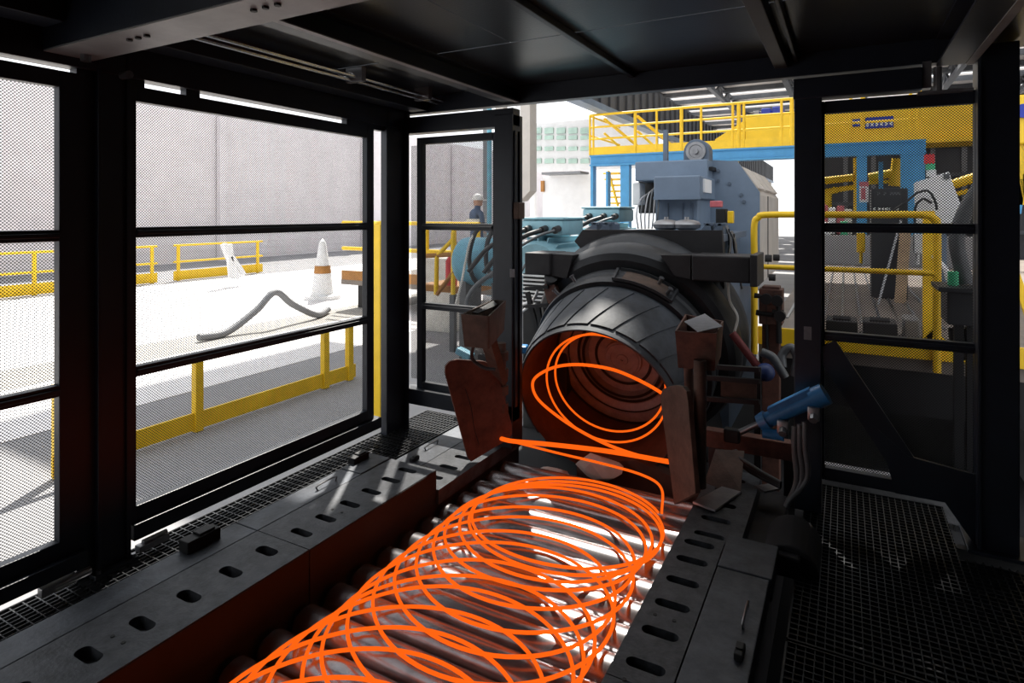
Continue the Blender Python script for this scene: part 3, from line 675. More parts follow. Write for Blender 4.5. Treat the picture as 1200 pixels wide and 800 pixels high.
# linkage with bracket and brake caliper left of the collar
LK = thing('linkage_bracket', 'dark linkage with rusty link plate left of the laying head collar', 'bracket', (-2.2, 4.7, .3))
P = [at(636, 334, Y=4.72), at(648, 330, Y=4.72), at(656, 350, Y=4.72), at(646, 365, Y=4.72), at(641, 352, Y=4.72)]
m = MB(); m.prism(P, (0, .06, 0)); m.build('link_plate', 'rust', LK)
for (a, b_) in (((618, 342), (631, 392)), ((630, 355), (634, 385)), ((640, 360), (643, 392))):
    m = MB(); m.bar(at(*a, Y=4.75), at(*b_, Y=4.75), .04, .03, up=(0, 1, 0)); m.build('strut', 'blackish', LK)
for py_ in (336, 357):
    m = MB(); m.bar(at(616, py_ + 2, Y=4.72), at(643, py_, Y=4.72), .03, .03); m.build('cross_bar', 'blackish', LK)
m = MB(); m.cyl(at(646, 324, Y=4.72), at(646, 332, Y=4.80), .06, 14); m.build('pivot', 'blackish', LK, 40)
m = MB(); m.box(-2.25, -2.05, 4.7, 4.9, ZG, .85, .01); m.build('stand', 'blackish', LK)
for k, lst in enumerate(([(607, 368, 4.9), (618, 360, 4.85), (627, 348, 4.8), (630, 340, 4.8)], [(606, 355, 4.95), (614, 356, 4.9), (624, 350, 4.85)], [(604, 330, 5.0), (612, 316, 5.1), (622, 300, 5.3)])):
    m = MB(); m.tube(catmull([at(a, b_, Y=c_) for a, b_, c_ in lst], 6), .013, 7); m.build('hose', 'white' if k < 2 else 'hose_grey', LK, 60)

# ================================================================== DEFLECTOR PADDLES AND BOXES
def slab(name, mt, pts3, nvec, th, parent, bev=.003):
    m = MB(); n = Vector(nvec).normalized() * th; m.prism(pts3, n, bev); return m.build(name, mt, parent)
def on_line(p0, p1, px, py):
    """point seen at px,py on the vertical plane through p0,p1"""
    d = FW + RT * ((px - 600) / FPX) + UP * ((250 - py) / FPX); e = Vector((p1[0] - p0[0], p1[1] - p0[1], 0)); n = Vector((e.y, -e.x, 0))
    t = n.dot(Vector((p0[0], p0[1], 0)) - Vector((CAM.x, CAM.y, 0))) / n.dot(Vector((d.x, d.y, 0))); return CAM + d * t
LP = thing('deflector_paddle', 'broad rusty deflector plate on the left of the hood mouth', 'deflector', (-2.15, 3.6, 0.05), 'deflector plates beside the hood mouth')
l0, l1 = (-2.33, 3.38), (-1.98, 3.80)
P = [on_line(l0, l1, a, b_) for a, b_ in ((521.5, 437), (522, 429), (527, 423.5), (536, 421), (566, 423), (574, 425.5), (581, 432), (590, 462), (600, 498), (600, 509), (596, 515), (575, 527), (552, 541), (548, 536))]
nv = Vector((l1[1] - l0[1], -(l1[0] - l0[0]), 0))
slab('plate', 'rust', P, -nv, .022, LP)
m = MB(); a = on_line(l0, l1, 545, 455); b_ = on_line(l0, l1, 561, 520); nn = nv.normalized() * .004
m.tube(catmull([a + nn, a.lerp(b_, .35) + nn + Vector((.01, 0, 0)), a.lerp(b_, .7) + nn - Vector((.006, 0, 0)), b_ + nn], 5), .003, 5); m.build('crack', 'blackish', LP)
m = MB(); q = on_line(l0, l1, 590, 420) - nv.normalized() * .05; m.tube([q + Vector((0, 0, -.42)), q + Vector((0, 0, .10))], .035, 14); m.build('pivot_post', 'rust_brown', LP, 40)
for dz in (-.02, -.14, -.26, -.38):
    m = MB(); m.lathe(q + Vector((0, 0, dz)), (0, 0, 1), [(0, .03), (0, .052), (.06, .052), (.06, .03)], 16); m.build('hinge_knuckle', 'rust_brown', LP, 40)
RP = thing('deflector_paddle', 'tall narrow dark deflector plate seen edge-on right of the hood mouth', 'deflector', (-0.86, 3.56, -0.02), 'deflector plates beside the hood mouth')
r0, r1 = (-0.97, 3.70), (-0.745, 3.42)
P = [on_line(r0, r1, a, b_) for a, b_ in ((774, 470), (774, 462), (777, 456), (783, 452.5), (792, 451), (800, 453), (804, 458), (806, 470), (815, 578), (790, 591))]
nv = Vector((r1[1] - r0[1], -(r1[0] - r0[0]), 0)).normalized()
if nv.dot(-FW) < 0: nv = -nv
slab('plate', 'rust_brown', P, -nv, .03, RP)
q = on_line(r0, r1, 806, 470); m = MB(); m.tube([q + Vector((.05, .08, -.5)), q + Vector((.05, .08, .22))], .035, 14); m.build('pivot_post', 'rust_brown', RP, 40)

def open_box(name, label, corners, zb, zt, mt, group):
    """tapered sheet box without a lid: corners = four (x, y) of the rim, base shrunk towards the centre"""
    cx = sum(c_[0] for c_ in corners) / 4; cy_ = sum(c_[1] for c_ in corners) / 4
    t = thing(name, label, 'box', (cx, cy_, zb), group)
    names = ['side_wall'] * 4
    lo = [(cx + (x - cx) * .88, cy_ + (y_ - cy_) * .88) for x, y_ in corners]
    for i in range(4):
        j = (i + 1) % 4; A, B = corners[i], corners[j]; a_, b2 = lo[i], lo[j]
        e = Vector((B[0] - A[0], B[1] - A[1], 0)); n = Vector((-e.y, e.x, 0)).normalized()
        if n.dot(Vector((cx - A[0], cy_ - A[1], 0))) < 0: n = -n
        m = MB(); m.prism([(A[0], A[1], zt), (B[0], B[1], zt), (b2[0], b2[1], zb), (a_[0], a_[1], zb)], n * .010); m.build('side_wall', mt, t)
    m = MB(); m.prism([(x, y_, zb + .002) for x, y_ in lo], (0, 0, .01)); m.build('bottom', mt, t)
    return t
# left box over the paddle
def on_ground(px, py, z): p = at(px, py, Z=z); return (p.x, p.y)
zt = 1.10; cl = [on_ground(540, 368, zt), on_ground(573, 370.5, zt), on_ground(593, 352, zt), on_ground(577, 351, zt)]
BX = open_box('counterweight_box', 'open rusty sheet box on a post above the left deflector plate', cl, .90, zt, 'rust_brown', 'open boxes on posts beside the laying head')
bx_, by_ = sum(c_[0] for c_ in cl) / 4, sum(c_[1] for c_ in cl) / 4
m = MB(); m.prism([on_ground(553, 367, 1.09) + (1.09,), on_ground(578, 353, 1.13) + (1.13,), on_ground(583, 358, 1.12) + (1.12,), on_ground(560, 368, 1.085) + (1.085,)], (0, 0, .006)); m.build('loose_plate', 'blackish', BX)
pt = on_line(l0, l1, 586, 425) 
m = MB(); m.bar((bx_, by_, .90), (pt.x - .03, pt.y + .06, .52), .09, .06, up=(0, 1, 0)); m.build('post', 'rust_brown', BX)
m = MB(); m.tube(catmull([(bx_ - .08, by_ - .04, .88), (bx_ - .12, by_, .76), (bx_ - .05, by_ + .03, .70), (bx_ + .03, by_ + .05, .69)], 6), .012, 8); m.build('cable', 'rubber', BX, 60)
# right box
zt = 1.02; cr_ = [on_ground(791, 387.5, zt), on_ground(840, 391, zt), on_ground(848, 376, zt), on_ground(803, 368, zt)]
BR = open_box('counterweight_box', 'open copper-brown sheet box right of the hood holding a speckled sheet', cr_, .80, zt, 'rust', 'open boxes on posts beside the laying head')
bx_, by_ = sum(c_[0] for c_ in cr_) / 4, sum(c_[1] for c_ in cr_) / 4
m = MB(); m.tube([(bx_ - .07, by_ - .01, .80), (bx_ - .06, by_ + .02, .28)], .028, 12); m.build('post', 'rust', BR, 40)
m = MB(); m.prism([at(802, 377, Z=1.03), at(826, 368, Z=1.045), at(847, 383, Z=1.045), at(818, 389.5, Z=1.03)], (0, 0, .004))
tag(m.build('speckled_sheet', 'paper'), 'pale speckled sheet lying in the right-hand copper-brown box', 'sheet')
# blue rags / gloves and a lamp behind the left box
m = MB(); c = at(600, 408, Y=4.35); m.box(-.13, .13, -.05, .05, -.03, .03, .012, Matrix.Translation(c) @ Matrix.Rotation(.3, 4, 'Z')); m.box(-.05, .05, -.03, .03, .03, .05, .006, Matrix.Translation(c + Vector((.03, 0, 0))))
tag(m.build('sensor_head', 'hydraulic_blue'), 'small blue sensor housing between left box and hood', 'sensor')
m = MB(); c = at(545, 414, Y=4.5); m.box(-.08, .08, -.04, .04, -.03, .03, .01, Matrix.Translation(c) @ Matrix.Rotation(.3, 4, 'Y')); m.box(-.02, .02, -.02, .02, -.10, -.03, .003, Matrix.Translation(c)); m.box(c.x - .015, c.x + .015, c.y - .015, c.y + .015, ZG, c.z - .10)
tag(m.build('light_blue_clip', 'tank_blue'), 'light blue fitting behind the left deflector plate', 'fitting')

# ================================================================== CLUTTER RIGHT OF THE HEAD
m = MB(); m.box(-.54, -.42, 4.86, 4.98, ZG, 1.16, .006); m.box(-.56, -.40, 4.84, 5.0, .88, 1.14, .004)
cp = tag(m.build('pipe_column', 'rust'), 'brown square pipe column next to the yellow handrail post', 'column')
MN = thing('pipe_manifold', 'black pipe manifold with two valves beside the brown column', 'pipe', (-.35, 4.85, .2))
for lst, r in (([(884, 346), (912, 350), (913, 402)], .02), ([(886, 366), (914, 370)], .022), ([(898, 350), (899, 410)], .011), ([(905, 366), (918, 368)], .03)):
    m = MB(); m.tube([at(a, b_, Y=4.85) for a, b_ in lst], r, 8); m.build('pipe', 'blackish', MN, 40)
for (a, b_) in ((898, 350), (911, 352), (914, 370)):
    p = at(a, b_, Y=4.83); m = MB(); m.lathe(p, (0, -1, 0), [(-.03, 0), (-.03, .04), (.03, .04), (.03, 0)], 12); m.build('valve', 'blackish', MN, 40)
m = MB(); m.tube([at(858, 390, Y=4.6), at(893, 436, Y=4.6)], .028, 10); tag(m.build('red_strut', 'dark_red', None, 40), 'dark red diagonal strut right of the copper-brown box', 'strut')
m = MB(); c = at(897, 436, Y=4.5); m.lathe(c, (0, -1, .2), [(-.05, 0), (-.05, .05), (0, .062), (.03, .05), (.05, .02), (.05, 0)], 20); tag(m.build('rotary_valve', 'valve_blue', None, 40), 'round dark blue valve below the red strut', 'valve')
m = MB(); m.tube(catmull([at(853, 330, Y=4.85), at(855, 352, Y=4.83), at(864, 370, Y=4.80), at(862, 384, Y=4.8), at(858, 396, Y=4.8)], 8), .010, 7); tag(m.build('thin_hose', 'stained', None, 60), 'thin pale hose hanging beside the brown column', 'hose')
for k, lst in enumerate(([(892, 412, 4.6), (905, 418, 4.6), (913, 430, 4.6), (920, 442, 4.6)], [(917, 430, 4.72), (917, 415, 4.75), (927, 407, 4.75), (934, 420, 4.75), (930, 440, 4.75)])):
    m = MB(); m.tube(catmull([at(a, b_, Y=c_) for a, b_, c_ in lst], 8), .03, 10); tag(m.build('thick_hose', 'hose_grey', None, 60), ('grey bent hose left of the right mesh panel post', 'grey looped hose touching the right mesh panel post')[k], 'hose')
BN = thing('guard_bench', 'dark steel bench frame with two rails right of the hood', 'frame', (-.62, 4.35, ZG))
for (py_, py2) in ((428, 433), (441, 447), (466, 471)):
    m = MB(); a = at(812, py_, Y=4.3); b_ = at(890, py2, Y=4.3); m.bar(a, b_, .03, .03); m.build('rail', 'yoke', BN)
a = at(845, 442, Y=4.32); b_ = at(887, 470, Y=4.32); m = MB(); m.box(a.x, b_.x, 4.31, 4.33, b_.z, a.z); m.build('back_sheet', 'rust_brown', BN)
for px in (820, 888): a = at(px, 430, Y=4.34); m = MB(); m.box(a.x - .02, a.x + .02, 4.32, 4.36, ZG, a.z); m.build('leg', 'yoke', BN)
# blue hydraulic cylinder with hoses
HC = thing('hydraulic_cylinder', 'bright blue hydraulic cylinder lying at a slant above the grating', 'cylinder', at(925, 500, Y=3.70))
a = at(890, 496, Y=3.70); b_ = at(950, 469, Y=3.70); ax_ = (b_ - a).normalized()
m = MB(); m.lathe(a, ax_, [(0, 0), (0, .045), (.05, .055), (.05, .042), (.32, .042), (.32, .058), (.40, .058), (.40, 0)], 20); m.build('barrel', 'hydraulic_blue', HC, 35)
m = MB(); m.bar(a + Vector((0, 0, .05)) + ax_ * .06, b_ + Vector((0, 0, .055)), .06, .03); m.build('top_rail', 'hydraulic_blue', HC)
m = MB(); m.cyl(a - ax_ * .14, a, .018, 10); m.build('piston_rod', 'steel', HC, 40)
m = MB(); c = a - ax_ * .17; m.box(c.x - .05, c.x + .04, c.y - .03, c.y + .03, c.z - .04, c.z + .04, .012); m.build('clevis', 'yoke', HC)
m = MB(); c = a + ax_ * .06 + Vector((.03, -.03, -.07)); m.lathe(c, (1, 0, 0), [(-.06, 0), (-.06, .03), (.05, .03), (.05, 0)], 12); m.build('port_block', 'hydraulic_blue', HC, 40)
for t_ in (.15, .33):
    c = a + ax_ * t_ + Vector((0, -.03, -.065)); m = MB(); m.box(c.x - .03, c.x + .03, c.y - .03, c.y + .03, c.z - .04, c.z + .035, .008); m.cyl(c, c + Vector((.0, -.05, -.03)), .022, 8); m.build('fitting', 'galv', HC, 40)
for k in range(3):
    c = a + ax_ * (.22 + .03 * k) + Vector((0, -.05, -.09)); m = MB(); m.tube(catmull([c, c + Vector((.0, -.01, -.12)), c + Vector((.01, -.0, -.30)), c + Vector((-.04 - .02 * k, -.02, -.44))], 7), .016, 8); m.build('hose', 'hose_grey', HC, 60)
m = MB(); c = at(880, 520, Y=4.12); m.box(c.x - .28, c.x + .32, 4.1, 4.18, c.z - .06, c.z + .05, .004); tag(m.build('brown_beam', 'rust'), 'rust brown beam lying below the blue hydraulic cylinder', 'beam')
for xx in (-.75, -.30):
    m = MB(); m.box(xx - .03, xx + .03, 4.1, 4.18, ZG, c.z - .06); m.build('leg', 'rust', cp) if False else tag(m.build('beam_stand', 'yoke'), ('dark stand under the left end of the rust brown beam', 'dark stand under the right end of the rust brown beam')[xx > -.5], 'stand')
m = MB(); m.prism([at(838, 528, Y=3.95), at(872, 530, Y=3.95), at(868, 575, Y=3.72), at(822, 578, Y=3.72)], (0, .012, .006)); tag(m.build('leaning_plate', 'rust_brown'), 'brown steel plate leaning behind the right deflector plate', 'plate')
for k, pp in enumerate((((812, 590), (846, 572), (868, 578), (838, 600)), ((884, 571), (905, 568), (915, 574), (896, 578)))):
    m = MB(); m.prism([at(a_, b2, Z=.085) for a_, b2 in pp], (0, 0, .012)); tag(m.build('steel_offcut', 'galv'), ('pale steel plate lying at the foot of the right deflector plate', 'small pale steel plate lying behind the black half-drum')[k], 'plate')
for k in range(3):
    m = MB(); m.tube(catmull([at(856 + 3 * k, 530 - k, Y=4.0), at(872, 540 + 3 * k, Y=3.9), at(890, 552 + 3 * k, Y=3.85), at(915, 566 + 2 * k, Y=3.8)], 6), .014, 8)
    tag(m.build('floor_hose', 'rubber', None, 60), ('uppermost', 'middle', 'lowest')[k] + ' of three black hoses running below the blue hydraulic cylinder', 'hose', 'black hoses below the hydraulic cylinder')
# black half-drum at the end of the right side plates
CVR = thing('half_drum', 'black half-drum at the far end of the right conveyor side plates', 'cover', (-.28, 3.36, 0))
m = MB(); P = [(-.46 + .0, 3.18, .02)]
P = []
for j in range(11): a = math.pi * j / 10; P.append((-.23 - .13 * math.cos(a), 3.15, .0 + .13 * math.sin(a)))
m.prism(P, (0, .34, 0), .01); m.build('shell', 'pit', CVR)
m = MB(); m.box(-.30, -.18, 3.10, 3.15, .0, .10, .01); m.build('end_cap', 'pit', CVR)
# pale rock-like scale / insulation lumps beneath the mouth
def lump(c, s, seed, label):
    random.seed(seed); bm = bmesh.new(); bmesh.ops.create_icosphere(bm, subdivisions=2, radius=1)
    for v in bm.verts: v.co *= 1 + random.uniform(-.22, .22); v.co.x *= s[0]; v.co.y *= s[1]; v.co.z *= s[2]
    m = MB(); m._merge(bm, Matrix.Translation(c)); return tag(m.build('insulation_wrap', 'stained'), label, 'insulation')
lump(at(703, 548, Y=4.08), (.16, .07, .08), 3, 'crumpled pale insulation wrap below the hood mouth')
lump(at(648, 556, Y=4.03), (.12, .06, .05), 4, 'small pale insulation wrap left below the hood mouth')
lump(at(566, 406, Y=4.3), (.07, .05, .06), 5, 'crumpled pale wrap under the left open box')
m = MB(); p = at(566, 414, Y=4.3); m.box(p.x - .04, p.x + .25, 4.28, 4.34, p.z - .05, p.z - .01, .004); m.box(p.x - .02, p.x + .02, 4.29, 4.33, ZG, p.z - .05); tag(m.build('wrap_bracket', 'yoke'), 'dark bracket carrying the pale wrap under the left open box', 'bracket')
random.seed(21)
# ================================================================== RIGHT: PLATFORM, HANDRAIL, CABINETS
ZP = 0.66
PF = struct('floor_platform', (2, 10, ZP))
m = MB(); m.box(-.62, 6.5, 5.34, 17.5, ZP - .12, ZP); m.build('deck', 'deck', PF)
for k in range(9):
    x = -.5 + k * .16; m = MB(); m.box(x - .012, x + .012, 6.6, 15.5, ZP, ZP + .012); m.build('deck_rib', 'steel', PF)
m = MB(); m.box(-.62, 6.5, 5.30, 5.34, ZP - .02, ZP + .12); m.build('toe_board', 'yellow', PF)
m = MB(); m.box(-.62, 6.5, 5.36, 5.5, ZP - .45, ZP - .12); m.build('edge_girder', 'blackish', PF)
for x in (-.5, 1.5, 4.0):
    for y in (5.6, 12): m = MB(); m.box(x - .08, x + .08, y, y + .16, ZG, ZP - .12); m.build('leg', 'blackish', PF)
HR = thing('handrail', 'yellow tubular handrail on the platform edge right of the gearbox', 'railing', (0, 5.28, ZP))
xl, xr_ = at(884, 300, Y=5.28).x, at(1098, 300, Y=5.28).x
m = MB(); m.tube(catmull([(xl, 5.28, ZP - .1), (xl, 5.28, 1.3), (xl, 5.28, 1.60), (xl + .03, 5.28, 1.665), (xl + .12, 5.28, 1.69), (.1, 5.28, 1.69), (xr_ - .10, 5.28, 1.69), (xr_ - .02, 5.28, 1.66), (xr_, 5.28, 1.58), (xr_, 5.28, 1.0), (xr_, 5.28, ZP - .1)], 6), .026, 12); m.build('top_rail', 'yellow', HR, 60)
m = MB(); m.tube([(xl, 5.28, 1.27), (xr_, 5.28, 1.27)], .021, 10); m.build('mid_rail', 'yellow', HR, 60)
# tall yellow frame and ladder stile at the right end
FR = thing('yellow_gate_frame', 'yellow upright frame behind the right mesh panel beside the handrail end', 'frame', (.75, 6.1, ZP))
p0 = at(1088, 275, Y=6.1).x
m = MB(); m.box(p0 - .04, p0 + .04, 6.06, 6.14, ZP, 1.72); m.build('upright', 'yellow', FR)
m = MB(); m.bar((p0, 6.1, ZP + .05), (p0 + .35, 6.1, ZP - .25), .08, .08); m.build('lower_brace', 'yellow', FR)
m = MB(); m.bar((p0 + .50, 6.4, 1.62), (p0 + .72, 6.4, .85), .06, .06); m.build('slanted_brace', 'yellow', FR)
m = MB(); m.tube([at(1094, 300, Y=6.0), at(1108, 315, Y=5.9), at(1112, 330, Y=5.9)], .02, 8); m.build('hook', 'white', FR, 40)
# black cabinet, planks, leaning rod
def cab(px0, px1, pt, Y, depth, mt, name, z0=ZP):
    a, b_ = at(px0, pt, Y=Y), at(px1, pt, Y=Y); m = MB(); m.box(a.x, b_.x, Y, Y + depth, z0, (a.z + b_.z) / 2, .01); return m.build(name, mt)
BC = thing('display_cabinet', 'tall black cabinet with screen head against the blue steel frame', 'cabinet', (at(1040, 300, Y=8.7).x, 8.7, ZP))
a, b_ = at(1021, 221, Y=8.7), at(1064, 221, Y=8.7)
m = MB(); m.box(a.x, b_.x, 8.7, 9.2, ZP, a.z, .01); m.build('body', 'cabinet_black', BC)
p = at(1025, 224, Y=8.69); q = at(1056, 242, Y=8.69); m = MB(); m.box(p.x, q.x, 8.685, 8.70, q.z, p.z, .003); m.build('screen', 'cabinet_black', BC)
for (x0, x1, y0, y1) in ((1028, 1029.2, 225, 228.5), (1030, 1031.2, 225, 228.5), (1035.5, 1038.5, 225, 228.5), (1043, 1055, 225, 228)):
    p = at(x0, y0, Y=8.683); q = at(x1, y1, Y=8.683); m = MB(); m.box(p.x, q.x, 8.680, 8.685, q.z, p.z); m.build('faint_lettering', 'hose_grey', BC)
for x0, x1 in ((1023.5, 1026), (1029, 1032), (1033.5, 1036), (1037, 1041), (1042, 1043.2), (1050, 1053)):
    p = at(x0, 243.2, Y=8.69); q = at(x1, 246, Y=8.69); m = MB(); m.box(p.x, q.x, 8.692, 8.70, q.z, p.z); m.build('white_lettering', 'reflective', BC)
a, b_ = at(1058, 362, Y=8.4), at(1062, 262, Y=8.55); m = MB(); m.bar((a.x - .03, 8.35, ZP), (b_.x, 8.62, 1.55), .11, .04); tag(m.build('wooden_plank', 'wood'), 'pale wooden plank leaning on the black cabinet', 'plank')
a, b_ = at(1029, 364, Y=8.1), at(1056, 262, Y=8.5); m = MB(); m.tube([(a.x, 8.1, ZP), (b_.x, 8.52, 1.62)], .014, 8); tag(m.build('leaning_rod', 'galv', None, 60), 'thin pale rod leaning on the black cabinet', 'rod')
# white slanted panel box with lamp stack
WB_ = thing('control_panel', 'white slanted control panel box with cables right of the black cabinet', 'control box', at(1098, 330, Y=7.4))
P = [at(1074, 213, Y=7.4), at(1112, 201, Y=7.4), at(1127, 243, Y=7.4), at(1127, 262, Y=7.4), at(1076, 262, Y=7.4)]
m = MB(); m.prism(P, (0, .3, 0), .008); m.build('body', 'white', WB_)
c = at(1100, 262, Y=7.5); m = MB(); m.box(c.x - .06, c.x + .06, 7.45, 7.6, ZP, c.z); m.build('pedestal', 'bluegrey', WB_)
for k, lst in enumerate(([(1046, 247), (1063, 236), (1075, 226), (1088, 224), (1096, 236), (1098, 246)], [(1072, 262), (1073, 242), (1082, 233), (1092, 238)])):
    m = MB(); m.tube(catmull([at(a, b_, Y=7.3) for a, b_ in lst], 6), .012, 7); m.build('cable', 'rubber', WB_, 60)
p = at(1110, 206, Y=7.39); m = MB(); m.box(p.x - .03, p.x + .02, 7.385, 7.40, p.z - .03, p.z + .02); m.build('label_plate', 'hose_grey', WB_)
LS = thing('signal_lamp', 'stacked red green and white signal lamp above the white control panel', 'lamp', at(1091, 206, Y=7.8))
for k, (mt_, y0, y1, w_) in enumerate((('red', 181, 192, 5), ('green', 192, 199, 4.5), ('white', 199, 207, 4.5))):
    p = at(1089 + k * 1.2, y0, Y=7.8); q = at(1089 + k * 1.2, y1, Y=7.8); m = MB(); m.cyl((p.x, 7.8, q.z), (p.x, 7.8, p.z), w_ / FPX * 6.9, 14); m.build(('red_lens', 'green_lens', 'white_lens')[k], mt_, LS, 40)
p = at(1092, 207, Y=7.8); m = MB(); m.cyl((p.x, 7.8, ZP), (p.x, 7.8, p.z), .018, 8); m.build('pole', 'galv', LS, 40)
# junction box with thick hose near the panel
JB = thing('junction_box', 'dark box with thick black hose behind the right mesh panel', 'box', at(1128, 390, Y=4.7))
a, b_ = at(1110, 336, Y=4.7), at(1160, 384, Y=4.7); m = MB(); m.box(a.x, b_.x, 4.7, 5.0, b_.z, a.z - .03, .01); m.build('body', 'cabinet_black', JB)
m = MB(); m.box(a.x - .05, b_.x, 4.66, 5.04, a.z - .03, a.z, .004); m.build('lid', 'cabinet_black', JB)
m = MB(); m.tube(catmull([at(1132, 332, Y=4.85), at(1125, 305, Y=4.85), at(1121, 280, Y=4.85), at(1128, 255, Y=4.85), at(1140, 232, Y=4.85), at(1158, 205, Y=4.85)], 8), .045, 12); m.build('thick_hose', 'hose_grey', JB, 60)
m = MB(); m.box(a.x + .05, a.x + .10, 4.8, 4.86, ZG, b_.z); m.box(b_.x - .10, b_.x - .05, 4.8, 4.86, ZG, b_.z); m.build('stand', 'blackish', JB)
for k in range(3):
    m = MB(); m.tube(catmull([at(1116 + 8 * k, 384, Y=4.9), at(1118 + 9 * k, 400, Y=4.9), at(1126 + 7 * k, 420, Y=4.95)], 5), .025, 8); m.build('conduit', 'rubber', JB, 60)
m = MB(); m.cyl(at(1117, 334, Y=4.8), at(1117, 318, Y=4.8), .03, 12); tag(m.build('green_bottle', 'green', None, 40), 'small green bottle standing on the dark junction box', 'bottle')
# yellow and white switch boxes on the blue frame
for (px, py0, py1, mt_, lb, ct) in ((1009, 273, 296, 'yellow', 'yellow switch box hanging on the blue frame left of the black cabinet', 'switch box'), (1076, 274, 297, 'white', 'white switch box on the blue frame right of the black cabinet', 'switch box')):
    a, b_ = at(px - 5, py0, Y=9.0), at(px + 5, py1, Y=9.0); m = MB(); m.box(a.x, b_.x, 9.0, 9.12, b_.z, a.z, .01); m.cyl(((a.x + b_.x) / 2, 9.05, b_.z - .14), ((a.x + b_.x) / 2, 9.05, b_.z), .02, 8); tag(m.build('switch_box', mt_), lb, ct)
a, b_ = at(1007, 213, Y=9.0), at(1018, 237, Y=9.0); m = MB(); m.box(a.x, b_.x, 9.0, 9.02, b_.z, a.z); sg = tag(m.build('wall_notice', 'white'), 'white notice with red figure next to the black cabinet', 'sign')
m = MB(); m.box(a.x, b_.x, 8.995, 9.0, a.z - .06, a.z); m.build('red_header', 'pinkred', sg)
m = MB(); m.box(a.x + .02, a.x + .07, 8.995, 9.0, b_.z + .04, a.z - .08); m.build('red_mark', 'pinkred', sg)
# machines on the platform floor near the toe board
for k, (x0, x1, y0, y1) in enumerate(((968, 1005, 375, 388), (1012, 1052, 377, 388), (1060, 1078, 374, 388))):
    a, b_ = at(x0, y0, Y=5.9), at(x1, y1, Y=5.9); m = MB(); m.box(a.x, b_.x, 5.9, 6.2, ZP, a.z, .01); m.cyl((a.x + .05, 6.0, a.z), (b_.x - .05, 6.0, a.z), .035, 10)
    tag(m.build('machine_part', ('blackish', 'yoke', 'galv')[k]), ('dark machine part on the platform right of the mesh panel post', 'long dark bar part in the middle of the platform edge', 'pale machine part near the platform corner by the junction box')[k], 'machine part')

# ---- mezzanine on blue steel frame
MZ = thing('mezzanine', 'blue steel mezzanine frame with yellow railing in the background', 'mezzanine', (0, 16, ZP))
YM = 16.0; zb_, zt_ = 3.02, 3.32
mxl, mxr = at(692, 190, Y=YM).x, at(1085, 180, Y=YM).x
m = MB(); m.box(mxl, mxr, YM, YM + .25, zb_ + .05, zt_ - .04); m.box(mxl, mxr, YM - .08, YM + .3, zt_ - .04, zt_); m.box(mxl, mxr, YM - .08, YM + .3, zb_, zb_ + .04); m.build('edge_beam', 'frame_blue', MZ)
m = MB(); m.box(mxl, mxr, YM + .3, YM + 2.6, zt_ - .06, zt_); m.build('deck', 'corrugated', MZ)
for (px0, px1, YY) in ((692, 695, YM), (710, 712.5, YM + 2.2), (727, 737, YM), (1004, 1016, YM), (1056, 1084, YM), (1030, 1035, YM + 2.2)):
    a, b_ = at(px0, 240, Y=YY), at(px1, 240, Y=YY); m = MB(); m.box(a.x, b_.x, YY, YY + .25, ZG, zb_); m.build('column', 'frame_blue', MZ)
m = MB(); m.box(mxl, mxr, YM - .06, YM - .03, zt_, zt_ + .22); m.build('toe_board', 'yellow', MZ)
for h_ in (1.12, .78, .45):
    m = MB(); a = at(692, 0, Y=YM).x; m.tube([(mxl, YM - .04, zt_ + h_), (mxr, YM - .04, zt_ + h_)], .035 if h_ > 1 else .028, 8); m.build('rail', 'yellow', MZ, 60)
for px in (692, 696, 745, 770, 799, 822, 859, 866, 872, 916, 928, 961, 997, 1011, 1067, 1077):
    x = at(px, 150, Y=YM).x; m = MB(); m.tube([(x, YM - .04, zt_), (x, YM - .04, zt_ + 1.12)], .045 if px in (745, 799, 866, 928, 1011, 1077) else .032, 8); m.build('rail_post', 'yellow', MZ, 60)
for px in (708, 747):                                    # side railing running back
    x = at(px, 150, Y=YM).x; m = MB(); m.bar((x, YM, zt_ + 1.0), (x + .9, YM + 1.6, zt_), .06, .06); m.bar((x, YM, zt_ + .6), (x + .5, YM + .8, zt_), .05, .05); m.build('stair_stringer', 'yellow', MZ)
for h_ in (1.1, .55):
    m = MB(); m.tube([(mxl, YM, zt_ + h_), (mxl, YM + 2.5, zt_ + h_)], .03, 8); m.build('side_rail', 'yellow', MZ, 60)
# yellow stair below
ST = thing('yellow_stair', 'yellow stair flight under the left end of the mezzanine', 'stair', (at(722, 300, Y=19).x, 19, ZG))
for k in range(7):
    p = at(715 + k * 1.6, 202 + k * 7, Y=19); m = MB(); m.box(p.x - .25, p.x + .3, 19, 19.5, p.z - .05, p.z); m.build('tread', 'yellow', ST)
a, b_ = at(713, 200, Y=18.98), at(727, 252, Y=18.98); m = MB(); m.bar(a, b_, .1, .05); m.build('stringer', 'yellow', ST)
